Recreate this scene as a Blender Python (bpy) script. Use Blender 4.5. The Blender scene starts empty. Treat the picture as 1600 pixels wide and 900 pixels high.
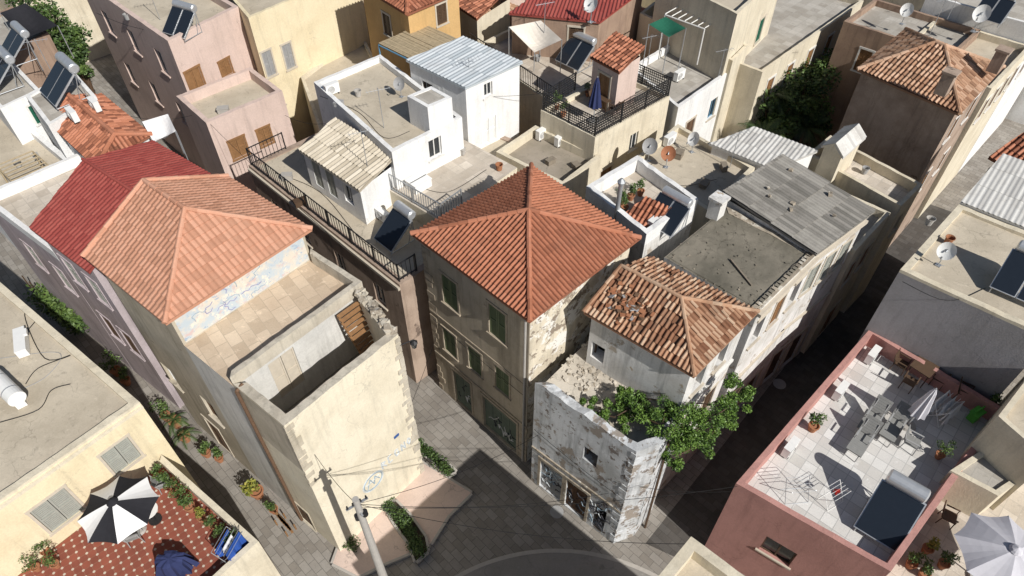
import bpy,bmesh,math,random
from mathutils import Vector,Matrix
from math import sin,cos,pi,radians
RN=random.Random(11)
scene=bpy.context.scene
COL=scene.collection
# ---------------- camera calibration (photogrammetry) ----------------
F=1080.0;HC=27.0;TH=radians(47);ct,st=cos(TH),sin(TH)
CAM=Vector((0,0,HC))
def ray(u,v):
    x=(u-800)/F;y=(450-v)/F
    return Vector((x,ct+y*st,-st+y*ct))
def P(u,v,z):
    d=ray(u,v);k=(z-HC)/d.z
    return Vector((d.x*k,d.y*k,z))
cam=bpy.data.cameras.new("camera");co=bpy.data.objects.new("camera",cam);COL.objects.link(co)
co.location=CAM;co.rotation_euler=(radians(43),0,0);cam.lens=36*F/1600;cam.sensor_width=36;cam.clip_end=2000
scene.camera=co
EL=39.5;AZ=(.655,-.756)
SV=Vector((AZ[0]*cos(radians(EL)),AZ[1]*cos(radians(EL)),sin(radians(EL)))).normalized()
sl=bpy.data.lights.new("sun","SUN");sl.energy=5.0;sl.angle=radians(.5);sl.color=(1,.965,.91)
so=bpy.data.objects.new("sun",sl);COL.objects.link(so);so.rotation_euler=SV.to_track_quat('Z','Y').to_euler();so.location=(20,-20,50)
w=bpy.data.worlds.new("World");scene.world=w;w.use_nodes=True
nt=w.node_tree;nt.nodes.clear()
sk=nt.nodes.new('ShaderNodeTexSky');sk.sky_type='NISHITA';sk.sun_disc=False;sk.sun_elevation=radians(EL);sk.sun_rotation=math.atan2(*AZ)
bg=nt.nodes.new('ShaderNodeBackground');bg.inputs[1].default_value=.056
wo=nt.nodes.new('ShaderNodeOutputWorld');nt.links.new(sk.outputs[0],bg.inputs[0]);nt.links.new(bg.outputs[0],wo.inputs[0])
scene.view_settings.view_transform='Standard';scene.view_settings.look='None';scene.view_settings.exposure=0
# ---------------- materials ----------------
class NT:
    def __init__(s,name,rough=.9,metal=0):
        m=bpy.data.materials.new(name);m.use_nodes=True;s.m=m;s.n=m.node_tree.nodes;s.l=m.node_tree.links
        s.b=s.n['Principled BSDF'];s.b.inputs['Roughness'].default_value=rough;s.b.inputs['Metallic'].default_value=metal
        s.b.inputs['Specular IOR Level'].default_value=.5 if rough<.7 else .2
        s.pos=None
    def node(s,t,**k):
        n=s.n.new(t)
        for a,b in k.items():setattr(n,a,b)
        return n
    def P(s):
        if not s.pos:s.pos=s.node('ShaderNodeNewGeometry').outputs['Position']
        return s.pos
    def mapped(s,scale,rot=0):
        mp=s.node('ShaderNodeMapping');s.l.new(s.P(),mp.inputs[0]);mp.inputs['Scale'].default_value=scale;mp.inputs['Rotation'].default_value=(0,0,rot)
        return mp.outputs[0]
    def noise(s,vec,scale,detail=6,rough=.6,dist=0):
        n=s.node('ShaderNodeTexNoise');s.l.new(vec,n.inputs['Vector']);n.inputs['Scale'].default_value=scale;n.inputs['Detail'].default_value=detail;n.inputs['Roughness'].default_value=rough;n.inputs['Distortion'].default_value=dist
        return n.outputs['Fac']
    def crack(s,scale,width=.012):
        nz=s.node('ShaderNodeTexNoise');s.l.new(s.P(),nz.inputs['Vector']);nz.inputs['Scale'].default_value=1.7;nz.inputs['Detail'].default_value=5
        ad=s.node('ShaderNodeVectorMath',operation='ADD');s.l.new(s.P(),ad.inputs[0]);s.l.new(nz.outputs['Color'],ad.inputs[1])
        v=s.node('ShaderNodeTexVoronoi',feature='DISTANCE_TO_EDGE');s.l.new(ad.outputs[0],v.inputs['Vector']);v.inputs['Scale'].default_value=scale
        return s.ramp(v.outputs['Distance'],width*.4,width,(1,1,1),(0,0,0))
    def ramp(s,fac,a,b,ca=(0,0,0),cb=(1,1,1)):
        r=s.node('ShaderNodeValToRGB');s.l.new(fac,r.inputs[0]);e=r.color_ramp.elements
        e[0].position=a;e[1].position=b;e[0].color=(*ca,1);e[1].color=(*cb,1);return r.outputs[0]
    def mix(s,fac,a,b,mode='MIX'):
        m=s.node('ShaderNodeMix',data_type='RGBA',blend_type=mode)
        for i,x in ((0,fac),(6,a),(7,b)):
            if isinstance(x,(int,float)):m.inputs[i].default_value=x
            elif isinstance(x,tuple):m.inputs[i].default_value=(*x[:3],1)
            else:s.l.new(x,m.inputs[i])
        return m.outputs[2]
    def mul(s,a,k):
        m=s.node('ShaderNodeMath',operation='MULTIPLY');s.l.new(a,m.inputs[0])
        if isinstance(k,(int,float)):m.inputs[1].default_value=k
        else:s.l.new(k,m.inputs[1])
        return m.outputs[0]
    def bump(s,h,strength=.3,dist=.02):
        b=s.node('ShaderNodeBump');b.inputs['Strength'].default_value=strength;b.inputs['Distance'].default_value=dist
        s.l.new(h,b.inputs['Height']);s.l.new(b.outputs[0],s.b.inputs['Normal'])
    def out(s,c):
        if isinstance(c,tuple):s.b.inputs['Base Color'].default_value=(*c,1)
        else:s.l.new(c,s.b.inputs['Base Color'])
        return s.m
def sc(c,k):return tuple(min(1,x*k) for x in c)
def plaster(name,c,stain=None,patch=None,pa=.6,streak=.5,ps=.9,patch2=None,cr=.35):
    t=NT(name,.92);stain=stain or sc(c,.72)
    col=t.mix(t.ramp(t.noise(t.P(),.8,7),.42,.66),c,stain)
    stv=t.mul(t.ramp(t.noise(t.mapped((2.6,2.6,.25)),1.3,5,.65),.5,.72),streak)
    col=t.mix(stv,col,sc(c,.45))
    if patch:
        n=t.noise(t.P(),ps,9,.68);col=t.mix(t.ramp(n,pa,pa+.025),col,patch)
    if patch2:
        n=t.noise(t.mapped((1.3,1.1,1.2)),ps*1.7,8,.7);col=t.mix(t.ramp(n,pa+.02,pa+.05),col,patch2)
    col=t.mix(t.mul(t.mul(t.crack(.55,.009),t.ramp(t.noise(t.P(),.5,3),.5,.6)),cr),col,sc(c,.4))
    f=t.noise(t.P(),14,5,.7)
    col=t.mix(.35,col,t.ramp(f,.3,.7,(.55,.55,.55),(1,1,1)),'MULTIPLY')
    t.bump(f,.35,.03);return t.out(col)
def screed(name,c,stain=None,grid=0,rot=45,spots=.5,gl=.6,bw=1.0,cr=.45,dk=.38):
    t=NT(name,.93);stain=stain or sc(c,.6)
    col=t.mix(t.ramp(t.noise(t.P(),.45,8,.65),.38,.66),c,stain)
    if grid:
        b=t.node('ShaderNodeTexBrick');b.offset=0 if bw==1 else .5;t.l.new(t.mapped((1,1,1),radians(rot)),b.inputs['Vector'])
        b.inputs['Scale'].default_value=1/grid;b.inputs['Brick Width'].default_value=bw;b.inputs['Row Height'].default_value=1;b.inputs['Mortar Size'].default_value=.035;b.inputs['Mortar Smooth'].default_value=.3
        b.inputs['Color1'].default_value=(1,1,1,1);b.inputs['Color2'].default_value=(.74,.72,.70,1);b.inputs['Mortar'].default_value=(gl,gl,gl,1)
        col=t.mix(1.0,col,b.outputs[0],'MULTIPLY')
    else:
        col=t.mix(t.mul(t.mul(t.crack(.42,.008),t.ramp(t.noise(t.P(),.6,3),.45,.55)),cr),col,sc(c,.35))
    sp=t.mul(t.ramp(t.noise(t.P(),2.6,8,.75,1.5),.56,.68),spots);col=t.mix(sp,col,sc(c,dk))
    lt=t.mul(t.ramp(t.noise(t.mapped((1,1.4,1)),1.5,9,.75),.6,.66),.4);col=t.mix(lt,col,sc(c,1.3))
    pt=t.mul(t.ramp(t.noise(t.mapped((.5,1.2,1),.8),.9,3,.4),.6,.61),.22);col=t.mix(pt,col,sc(stain,.85))
    f=t.noise(t.P(),20,4,.7);col=t.mix(.3,col,t.ramp(f,.3,.7,(.55,.55,.55),(1,1,1)),'MULTIPLY')
    t.bump(f,.3,.02);return t.out(col)
def tiles(name,cd,cm,cl,weather=.4,rough=.85,wc=(.12,.1,.08)):
    t=NT(name,rough);a=t.node('ShaderNodeAttribute',attribute_name='tint')
    r=t.node('ShaderNodeValToRGB');t.l.new(a.outputs['Fac'],r.inputs[0]);e=r.color_ramp.elements
    e[0].color=(*cd,1);e[1].color=(*cl,1);x=e.new(.5);x.color=(*cm,1)
    wv=t.mul(t.ramp(t.noise(t.P(),1.1,8,.7),.5,.7),weather);col=t.mix(wv,r.outputs[0],wc)
    f=t.noise(t.P(),18,4,.7);col=t.mix(.35,col,t.ramp(f,.3,.7,(.6,.6,.6),(1,1,1)),'MULTIPLY')
    t.bump(f,.25,.02);return t.out(col)
def simple(name,c,rough=.6,metal=0,var=.25):
    t=NT(name,rough,metal);f=t.noise(t.P(),6,5,.6)
    return t.out(t.mix(var,c,t.ramp(f,.35,.7,(.5,.5,.5),(1,1,1)),'MULTIPLY'))
M={}
M['cream']=plaster('cream_plaster',(.73,.66,.52),(.63,.56,.43),(.42,.37,.3),.70,.4)
M['creamwall']=plaster('worn_cream_plaster',(.80,.73,.58),(.69,.62,.48),(.46,.39,.3),.68,.35,1.1)
M['beigewall']=plaster('weathered_beige_plaster',(.58,.53,.44),(.47,.42,.34),(.34,.30,.24),.64,.7)
M['tan']=plaster('tan_plaster',(.57,.51,.41),(.46,.41,.32),(.33,.29,.23),.65,.65)
M['taupe']=plaster('grey_beige_plaster',(.52,.45,.35),(.43,.37,.28),(.33,.28,.22),.67,.6)
M['patch']=plaster('flaking_cream_plaster',(.72,.65,.52),(.56,.49,.38),(.78,.76,.71),.52,.5,1.1,(.28,.23,.18))
M['ruinwhite']=plaster('flaking_white_plaster',(.76,.75,.73),(.60,.58,.54),(.42,.37,.31),.60,.8,1.0,(.45,.36,.25))
M['palewall']=plaster('pale_grey_plaster',(.66,.65,.62),(.55,.54,.51),None,.6,.5)
M['ruinbad']=plaster('heavily_peeling_white_plaster',(.66,.68,.70),(.44,.45,.45),(.33,.29,.25),.55,1.0,1.2,(.22,.19,.17))
M['rubble']=plaster('bare_stone_rubble',(.44,.38,.30),(.28,.24,.19),(.62,.58,.5),.56,.6,2.0,(.14,.12,.1))
M['white']=plaster('whitewash',(.84,.84,.83),(.77,.76,.74),None,.6,.3)
M['greyw']=plaster('grey_render',(.34,.33,.34),(.29,.28,.28),None,.6,.35)
M['pinkpale']=plaster('pale_pink_plaster',(.66,.52,.46),(.60,.47,.41),None,.6,.35)
M['salmon']=plaster('dusty_pink_plaster',(.52,.28,.245),(.45,.24,.21),None,.6,.35)
M['yellow']=plaster('yellow_plaster',(.80,.70,.49),(.72,.62,.42),None,.6,.3)
M['orange']=plaster('ochre_plaster',(.64,.42,.19),(.56,.36,.16),None,.6,.3)
M['brown']=plaster('old_brown_plaster',(.44,.34,.27),(.31,.23,.18),(.2,.15,.12),.62,.7)
M['lilac']=plaster('faded_lilac_plaster',(.52,.45,.47),(.42,.36,.37),(.6,.55,.5),.63,.6)
M['rust']=plaster('rust_brown_plaster',(.38,.27,.20),(.30,.21,.16),(.5,.42,.34),.64,.6)
M['sroof']=screed('sandy_roof_screed',(.60,.53,.42),(.46,.40,.31),0)
M['droof']=screed('brown_roof_screed',(.38,.33,.27),(.26,.23,.18),0)
M['ruinroof']=screed('mossy_concrete_roof',(.25,.225,.18),(.13,.12,.095),0,spots=.9,cr=.6,dk=.35)
M['debris']=screed('dusty_earth_floor',(.64,.59,.51),(.46,.41,.34),0,spots=.5)
M['groof']=screed('grey_roof_slabs',(.54,.51,.46),(.42,.39,.34),.5,gl=.8)
M['beigetile']=screed('beige_terrace_tiles',(.74,.61,.46),(.62,.49,.36),.42,rot=51,gl=.72,spots=.3,bw=1.5)
M['lighttile']=screed('pale_terrace_tiles',(.72,.65,.56),(.54,.48,.40),.5,gl=.75)
M['whitetile']=screed('white_terrace_tiles',(.80,.79,.77),(.73,.72,.69),.45,rot=42,gl=.62,spots=.1)
M['paver']=screed('stone_street_pavers',(.36,.335,.30),(.27,.25,.225),.30,rot=45,gl=.45,spots=.35,bw=1.7)
M['darkpaver']=screed('dark_street_slabs',(.13,.12,.11),(.085,.08,.075),.30,rot=45,gl=.6,spots=.3,bw=1.7)  # slab grid in a much darker tone than the main pavers, right-hand street
M['ground']=screed('dusty_asphalt',(.14,.13,.12),(.10,.09,.085),0)
M['plaza']=screed('pale_pink_screed',(.70,.56,.48),(.60,.47,.40),0,spots=.2)
M['asph']=screed('grey_smooth_paving',(.31,.29,.27),(.25,.235,.215),0,spots=.3)
M['kerb']=simple('kerb_stone',(.45,.42,.38),.9)
M['soil']=simple('dark_soil',(.07,.055,.04),.95,var=.5)
def dots():
    t=NT('terracotta_dotted_tiles',.8)
    b=t.node('ShaderNodeTexBrick');b.offset=0;v=t.mapped((1,1,1),radians(51));t.l.new(v,b.inputs['Vector'])
    b.inputs['Scale'].default_value=1/.26;b.inputs['Brick Width'].default_value=1;b.inputs['Row Height'].default_value=1;b.inputs['Mortar Size'].default_value=.03
    b.inputs['Color1'].default_value=(.32,.10,.065,1);b.inputs['Color2'].default_value=(.25,.08,.055,1);b.inputs['Mortar'].default_value=(.3,.15,.1,1)
    mp=t.node('ShaderNodeVectorMath',operation='FRACTION');sx=t.node('ShaderNodeVectorMath',operation='SCALE');t.l.new(v,sx.inputs[0]);sx.inputs['Scale'].default_value=1/.26
    ad=t.node('ShaderNodeVectorMath',operation='ADD');ad.inputs[1].default_value=(.5,.5,0);t.l.new(sx.outputs[0],ad.inputs[0]);t.l.new(ad.outputs[0],mp.inputs[0])
    sb=t.node('ShaderNodeVectorMath',operation='SUBTRACT');sb.inputs[1].default_value=(.5,.5,0);t.l.new(mp.outputs[0],sb.inputs[0])
    ml=t.node('ShaderNodeVectorMath',operation='MULTIPLY');ml.inputs[1].default_value=(1,1,0);t.l.new(sb.outputs[0],ml.inputs[0])
    ln=t.node('ShaderNodeVectorMath',operation='LENGTH');t.l.new(ml.outputs[0],ln.inputs[0])
    col=t.mix(t.ramp(ln.outputs['Value'],.15,.18,(1,1,1),(0,0,0)),b.outputs[0],(.62,.55,.45))
    f=t.noise(t.P(),2,6);col=t.mix(.4,col,t.ramp(f,.3,.7,(.5,.5,.5),(1,1,1)),'MULTIPLY');return t.out(col)
M['dots']=dots()
def muralm():
    t=NT('faded_mural_paint',.9);col=t.mix(t.ramp(t.noise(t.P(),1.5,7,.7),.44,.56),(.62,.57,.49),(.46,.52,.56))
    col=t.mix(t.ramp(t.noise(t.mapped((1.2,.9,1.6)),2.2,6,.7),.56,.63),col,(.56,.44,.42))
    col=t.mix(t.ramp(t.noise(t.mapped((1,1.3,2)),3.1,6,.7,1.),.58,.63),col,(.30,.39,.50))
    col=t.mix(t.ramp(t.noise(t.P(),1.9,8,.75),.54,.6),col,(.70,.65,.56));return t.out(col)
M['mural']=muralm()
M['t_central']=tiles('terracotta_barrel_tiles',(.15,.055,.033),(.44,.175,.10),(.52,.225,.14),.2)
M['t_left']=tiles('salmon_clay_tiles',(.38,.19,.12),(.60,.31,.205),(.64,.36,.25),.22,wc=(.45,.3,.22))
M['t_old']=tiles('weathered_clay_tiles',(.20,.10,.06),(.50,.30,.19),(.62,.43,.31),.4,wc=(.22,.16,.11))
M['t_ruin']=tiles('broken_clay_tiles',(.20,.09,.05),(.45,.26,.16),(.56,.41,.29),.5,wc=(.15,.115,.085))
M['t_red']=tiles('brick_red_sheet',(.28,.05,.04),(.34,.07,.055),(.38,.09,.07),.3,.65,wc=(.26,.08,.065))
M['t_grey']=tiles('grey_fibre_cement_sheet',(.20,.19,.17),(.33,.31,.28),(.40,.38,.34),.6,wc=(.15,.14,.12))
M['t_sand']=tiles('sandy_corrugated_sheet',(.40,.35,.27),(.56,.50,.40),(.62,.56,.46),.4,wc=(.3,.26,.2))
M['t_metal']=tiles('pale_galvanised_sheet',(.44,.49,.52),(.58,.62,.65),(.64,.68,.70),.45,.6,wc=(.42,.42,.41))
M['t_white']=tiles('dull_white_sheet',(.48,.47,.45),(.62,.61,.58),(.68,.67,.64),.5,.8,wc=(.40,.37,.33))
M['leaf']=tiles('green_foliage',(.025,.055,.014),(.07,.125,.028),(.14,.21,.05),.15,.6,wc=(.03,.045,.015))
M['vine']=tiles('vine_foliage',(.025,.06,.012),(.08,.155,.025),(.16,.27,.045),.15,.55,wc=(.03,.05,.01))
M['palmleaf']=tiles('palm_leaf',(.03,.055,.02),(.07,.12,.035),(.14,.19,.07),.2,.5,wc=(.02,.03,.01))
M['flower']=tiles('yellow_green_leaf',(.10,.13,.02),(.22,.24,.04),(.4,.34,.06),.1,.6,wc=(.05,.08,.02))
M['green']=simple('green_shutter_paint',(.13,.17,.085),.6)
M['metalgreen']=simple('green_metal_shutter',(.16,.20,.15),.6,var=.5)
M['wood']=simple('brown_wood',(.30,.16,.07),.6,var=.5)
M['dwood']=simple('dark_brown_wood',(.10,.06,.035),.6,var=.4)
M['oldwood']=simple('weathered_grey_wood',(.27,.23,.18),.9,var=.5)
M['greysh']=simple('grey_shutter_paint',(.36,.37,.33),.6)
M['trim']=simple('stone_trim',(.56,.50,.41),.9)
M['wtrim']=simple('white_trim',(.72,.71,.68),.8)
M['sttrim']=simple('brown_stone_trim',(.45,.38,.29),.9,var=.6)
M['glass']=simple('dark_glass',(.03,.035,.04),.12)
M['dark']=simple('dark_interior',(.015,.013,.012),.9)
M['iron']=simple('black_iron',(.03,.03,.032),.5,.3)
M['rustm']=simple('rusty_iron',(.18,.11,.07),.8,.2,.5)
M['steel']=simple('galvanised_steel',(.5,.52,.54),.4,.6)
M['pv']=simple('dark_collector',(.018,.024,.034),.15,.0,.15)
M['alu']=simple('aluminium',(.66,.68,.70),.35,.6)
M['wplastic']=simple('white_plastic',(.8,.8,.78),.5,var=.12)
M['gplastic']=simple('grey_plastic',(.35,.35,.35),.6)
M['gfab']=simple('grey_fabric',(.27,.27,.26),.9)
M['bfab']=simple('black_fabric',(.025,.025,.03),.9)
M['wfab']=simple('white_fabric',(.8,.8,.8),.9,var=.1)
M['blufab']=simple('blue_fabric',(.03,.09,.36),.9)
M['navy']=simple('navy_fabric',(.035,.045,.12),.9)
M['gpar']=simple('lavender_grey_fabric',(.60,.59,.63),.9,var=.12)
M['greenfab']=simple('green_fabric',(.02,.12,.075),.9)
M['sail']=simple('pale_sail_cloth',(.74,.68,.60),.9,var=.15)
M['terra']=simple('terracotta_pot',(.38,.17,.09),.85)
M['conc']=simple('pole_concrete',(.42,.40,.37),.9)
M['blue']=simple('blue_paint',(.12,.28,.42),.6)
M['graf']=simple('faded_blue_spray_paint',(.36,.46,.54),.8,var=.5)
M['grafw']=simple('pale_spray_paint',(.64,.68,.70),.8,var=.4)
M['graf2']=simple('violet_spray_paint',(.30,.30,.48),.7,var=.4)
M['grafd']=simple('dark_spray_paint',(.06,.06,.07),.8,var=.4)
M['bluesign']=simple('blue_enamel',(.05,.12,.34),.4)
M['redp']=simple('red_cloth',(.5,.04,.03),.8)
M['limep']=simple('lime_plastic',(.12,.5,.06),.5)
M['orangem']=simple('rusty_orange_dish',(.40,.17,.09),.7,var=.5)
M['straw']=simple('reed_mat',(.46,.37,.24),.9,var=.5)
M['black']=simple('black_rubber',(.012,.012,.012),.6)
# ---------------- mesh accumulator ----------------
class Acc:
    def __init__(s):s.v=[];s.f=[];s.m=[];s.t=[]
    def face(s,pts,m=0,t=.5):
        b=len(s.v);s.v+= [tuple(p) for p in pts];s.f.append(tuple(range(b,b+len(pts))));s.m.append(m);s.t.append(t)
    def hexa(s,c,m=0,t=.5):
        b=len(s.v);s.v+=[tuple(p) for p in c]
        for q in ((0,3,2,1),(4,5,6,7),(0,1,5,4),(1,2,6,5),(2,3,7,6),(3,0,4,7)):
            s.f.append(tuple(b+i for i in q));s.m.append(m);s.t.append(t)
    def box(s,c,x,y,z,m=0,rz=0,rx=0,ry=0,t=.5):
        c=Vector(c);Mx=Matrix.Rotation(rz,3,'Z')@Matrix.Rotation(ry,3,'Y')@Matrix.Rotation(rx,3,'X')
        q=[c+Mx@Vector((a*x/2,b*y/2,d*z/2)) for d in(-1,1) for a,b in((-1,-1),(1,-1),(1,1),(-1,1))]
        s.hexa(q,m,t)
    def rock(s,c,k,rg,m=0):
        c=Vector(c);Mx=Matrix.Rotation(rg.uniform(0,6),3,'Z')@Matrix.Rotation(rg.uniform(-.4,.4),3,'X')
        q=[c+Mx@Vector((a*k*rg.uniform(.5,1),b*k*rg.uniform(.4,.8),d*k*rg.uniform(.3,.6))) for d in(-1,1) for a,b in((-1,-1),(1,-1),(1,1),(-1,1))]
        s.hexa(q,m)
    def cyl(s,p0,p1,r0,r1=None,n=8,m=0,cap=True,t=.5):
        p0=Vector(p0);p1=Vector(p1);r1=r0 if r1 is None else r1
        ax=(p1-p0)
        if ax.length<1e-6:return
        ax.normalize();u=ax.orthogonal().normalized();w_=ax.cross(u);b=len(s.v)
        for p,r in((p0,r0),(p1,r1)):
            for i in range(n):
                a=2*pi*i/n;s.v.append(tuple(p+u*cos(a)*r+w_*sin(a)*r))
        for i in range(n):
            j=(i+1)%n;s.f.append((b+i,b+j,b+n+j,b+n+i));s.m.append(m);s.t.append(t)
        if cap:
            s.f.append(tuple(b+i for i in range(n))[::-1]);s.m.append(m);s.t.append(t)
            s.f.append(tuple(b+n+i for i in range(n)));s.m.append(m);s.t.append(t)
    def path(s,pts,r,n=5,m=0):
        for a,b in zip(pts[:-1],pts[1:]):s.cyl(a,b,r,r,n,m)
    def lathe(s,prof,c,n=12,m=0):
        c=Vector(c)
        for (r0,z0),(r1,z1) in zip(prof[:-1],prof[1:]):
            for i in range(n):
                a=2*pi*i/n;b=2*pi*(i+1)/n
                s.face([c+Vector((r0*cos(a),r0*sin(a),z0)),c+Vector((r0*cos(b),r0*sin(b),z0)),c+Vector((r1*cos(b),r1*sin(b),z1)),c+Vector((r1*cos(a),r1*sin(a),z1))],m)
    def leaf(s,c,size,rg,t=None,m=0):
        a=Vector((rg.gauss(0,1),rg.gauss(0,1),rg.gauss(0,.6))).normalized();b=a.orthogonal().normalized();b=(Matrix.Rotation(rg.uniform(0,6.3),3,a)@b)
        c=Vector(c);a=a*size;b=b*size*.55
        s.face([c-a,c-b*.9+a*.1,c+a,c+b],m,rg.random() if t is None else t)
    def blob(s,c,rx,ry,rz,n,size,rg,tb=.5,m=0):
        c=Vector(c)
        for i in range(n):
            d=Vector((rg.gauss(0,1),rg.gauss(0,1),rg.gauss(0,1))).normalized()
            k=rg.uniform(.45,1.05)
            p=c+Vector((d.x*rx*k,d.y*ry*k,d.z*rz*k))
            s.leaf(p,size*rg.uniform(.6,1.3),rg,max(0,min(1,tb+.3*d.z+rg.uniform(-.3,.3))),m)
    def mesh(s,name,mats,org=Vector((0,0,0)),smooth=False):
        me=bpy.data.meshes.new(name);o=org
        me.from_pydata([(x-o[0],y-o[1],z-o[2]) for x,y,z in s.v],[],s.f)
        for k in mats:me.materials.append(M[k])
        me.polygons.foreach_set('material_index',s.m)
        a=me.attributes.new('tint','FLOAT','FACE');a.data.foreach_set('value',s.t)
        if smooth:me.polygons.foreach_set('use_smooth',[True]*len(s.f))
        me.update();return me
    def build(s,name,parent,mats,org=None,smooth=False,label=None,stuff=False):
        if org is None:
            org=Vector((0,0,0));
            q=parent
            while q is not None:org=org+Vector(q.location);q=q.parent
        me=s.mesh(name,mats,org,smooth)
        o=bpy.data.objects.new(name,me);COL.objects.link(o)
        if parent:o.parent=parent
        if label:o['label']=label
        if stuff:o['kind']='stuff'
        return o
def root(name,loc,label,cat,group=None,rz=0,scale=1):
    o=bpy.data.objects.new(name,None);o.empty_display_size=.3;COL.objects.link(o);o.location=loc;o.rotation_euler=(0,0,rz);o.scale=(scale,)*3
    o['label']=label;o['category']=cat
    if group:o['group']=group
    return o
def top(acc,name,mats,loc,label,cat,group=None,smooth=False):
    o=acc.build(name,None,mats,Vector(loc),smooth);o.location=loc;o['label']=label;o['category']=cat
    if group:o['group']=group
    return o
def struct(acc,name,mats):
    o=acc.build(name,None,mats,Vector((0,0,0)));o['kind']='structure';return o
def v2(p,z):return Vector((p[0],p[1],z))
# ---------------- wall pieces ----------------
class Edge:
    def __init__(s,p0,p1):
        s.p0=v2(p0,0);s.d=v2(p1,0)-s.p0;s.L=s.d.length;s.d.normalize();s.n=Vector((s.d.y,-s.d.x,0))
    def pt(s,a,z,o=0):return s.p0+s.d*a+s.n*o+Vector((0,0,z))
    def pix(s,u,v):
        d=ray(u,v);k=(s.p0-CAM).dot(s.n)/d.dot(s.n);q=CAM+d*k
        return (q-s.p0).dot(s.d),q.z
    def box(s,acc,a0,a1,z0,z1,o0,o1,m=0):
        acc.hexa([s.pt(a0,z0,o1),s.pt(a1,z0,o1),s.pt(a1,z0,o0),s.pt(a0,z0,o0),s.pt(a0,z1,o1),s.pt(a1,z1,o1),s.pt(a1,z1,o0),s.pt(a0,z1,o0)],m)
def wallpanel(acc,e,z0,z1,ops,m=0):
    xs=sorted({0,e.L}|{x for o in ops for x in o[:2]});zs=sorted({z0,z1}|{x for o in ops for x in o[2:4]})
    for a,b in zip(xs[:-1],xs[1:]):
        for c,d in zip(zs[:-1],zs[1:]):
            mx,mz=(a+b)/2,(c+d)/2
            if any(o[0]<mx<o[1] and o[2]<mz<o[3] for o in ops):continue
            acc.face([e.pt(a,c),e.pt(b,c),e.pt(b,d),e.pt(a,d)],m)
    for a,b,c,d,dp in ops:
        for (x0,y0),(x1,y1) in (((a,c),(b,c)),((b,c),(b,d)),((b,d),(a,d)),((a,d),(a,c))):
            acc.face([e.pt(x0,y0),e.pt(x0,y0,-dp),e.pt(x1,y1,-dp),e.pt(x1,y1)],m)
def opening(rt,e,a,b,c,d,kind,mat,trim):
    w_=b-a;h=d-c
    if kind in('sh','dr'):
        A=Acc();nm='door' if kind=='dr' else 'window'
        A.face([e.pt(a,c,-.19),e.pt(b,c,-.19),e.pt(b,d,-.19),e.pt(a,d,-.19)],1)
        if trim:
            tw=.09;e.box(A,a-tw,a-.001,c,d,.0,.025);e.box(A,b+.001,b+tw,c,d,0,.025);e.box(A,a-tw-.02,b+tw+.02,d+.001,d+.11,0,.035)
            if kind!='dr':e.box(A,a-tw-.03,b+tw+.03,c-.08,c-.001,-.0,.07)
        o=A.build(nm,rt,[trim or 'trim','dark'])
        n=2 if w_>.55 else 1
        for i in range(n):
            B=Acc();x0=a+.01+i*w_/n;x1=a-.01+(i+1)*w_/n;f=.06
            e.box(B,x0,x0+f,c+.01,d-.01,-.07,-.02);e.box(B,x1-f,x1,c+.01,d-.01,-.07,-.02)
            for zz in(c+.01,(c+d)/2-f/2,d-.01-f):e.box(B,x0+f,x1-f,zz,zz+f,-.07,-.02)
            if kind=='dr':e.box(B,x0+f,x1-f,c+f,d-f,-.065,-.045)
            else:
                z=c+.08
                while z<d-.12:
                    if abs(z-(c+d)/2)>.06:e.box(B,x0+f,x1-f,z,z+.05,-.06,-.03)
                    z+=.085
                e.box(B,x0+f,x1-f,c+.03,d-.03,-.085,-.07)
            l=B.build('door_leaf' if kind=='dr' else 'shutter',o,[mat])
    elif kind=='gl':
        A=Acc();A.face([e.pt(a,c,-.15),e.pt(b,c,-.15),e.pt(b,d,-.15),e.pt(a,d,-.15)],1);f=.05
        for x in([a,(a+b)/2-f/2,b-f]):e.box(A,x,x+f,c,d,-.145,-.1,2)
        for x in([c,d-f]):e.box(A,a+f,b-f,x,x+f,-.143,-.105,2)
        if trim:e.box(A,a-.1,b+.1,c-.08,c-.001,0,.07)
        A.build('window',rt,[trim or 'trim','glass',mat])
    elif kind=='dk':
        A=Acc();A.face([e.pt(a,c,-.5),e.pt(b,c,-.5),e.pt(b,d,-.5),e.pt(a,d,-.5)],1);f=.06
        e.box(A,a,a+f,c,d,-.3,-.24,2);e.box(A,b-f,b,c,d,-.3,-.24,2);e.box(A,a+f,b-f,d-f,d,-.3,-.24,2)
        if trim:e.box(A,a-.12,b+.12,c-.1,c-.001,0,.08);e.box(A,a-.12,b+.12,d+.001,d+.14,0,.06)
        A.build('window',rt,[trim or 'trim','dark',mat])
    elif kind=='gr':
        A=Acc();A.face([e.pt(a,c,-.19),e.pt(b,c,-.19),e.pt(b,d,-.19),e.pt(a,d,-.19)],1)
        k=max(2,int(w_/.5))
        for i in range(k):
            x0=a+i*w_/k;x1=x0+w_/k;e.box(A,x0+.01,x1-.01,c+.02,d-.3,-.13,-.09,2)
            z=c+.1
            while z<d-.4:
                e.box(A,x0+.03,x1-.03,z,z+.05,-.09,-.075,2);z+=.12
            for j in range(4):e.box(A,x0+.02+j*(w_/k)/4,x0+.05+j*(w_/k)/4,d-.3,d,-.13,-.1,2)
        e.box(A,a,b,d-.32,d-.27,-.1,-.06,2)
        if trim:e.box(A,a-.12,a-.001,c,d,0,.03);e.box(A,b+.001,b+.12,c,d,0,.03);e.box(A,a-.12,b+.12,d+.001,d+.16,0,.045)
        A.build('door',rt,[trim or 'trim','dark',mat])
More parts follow.
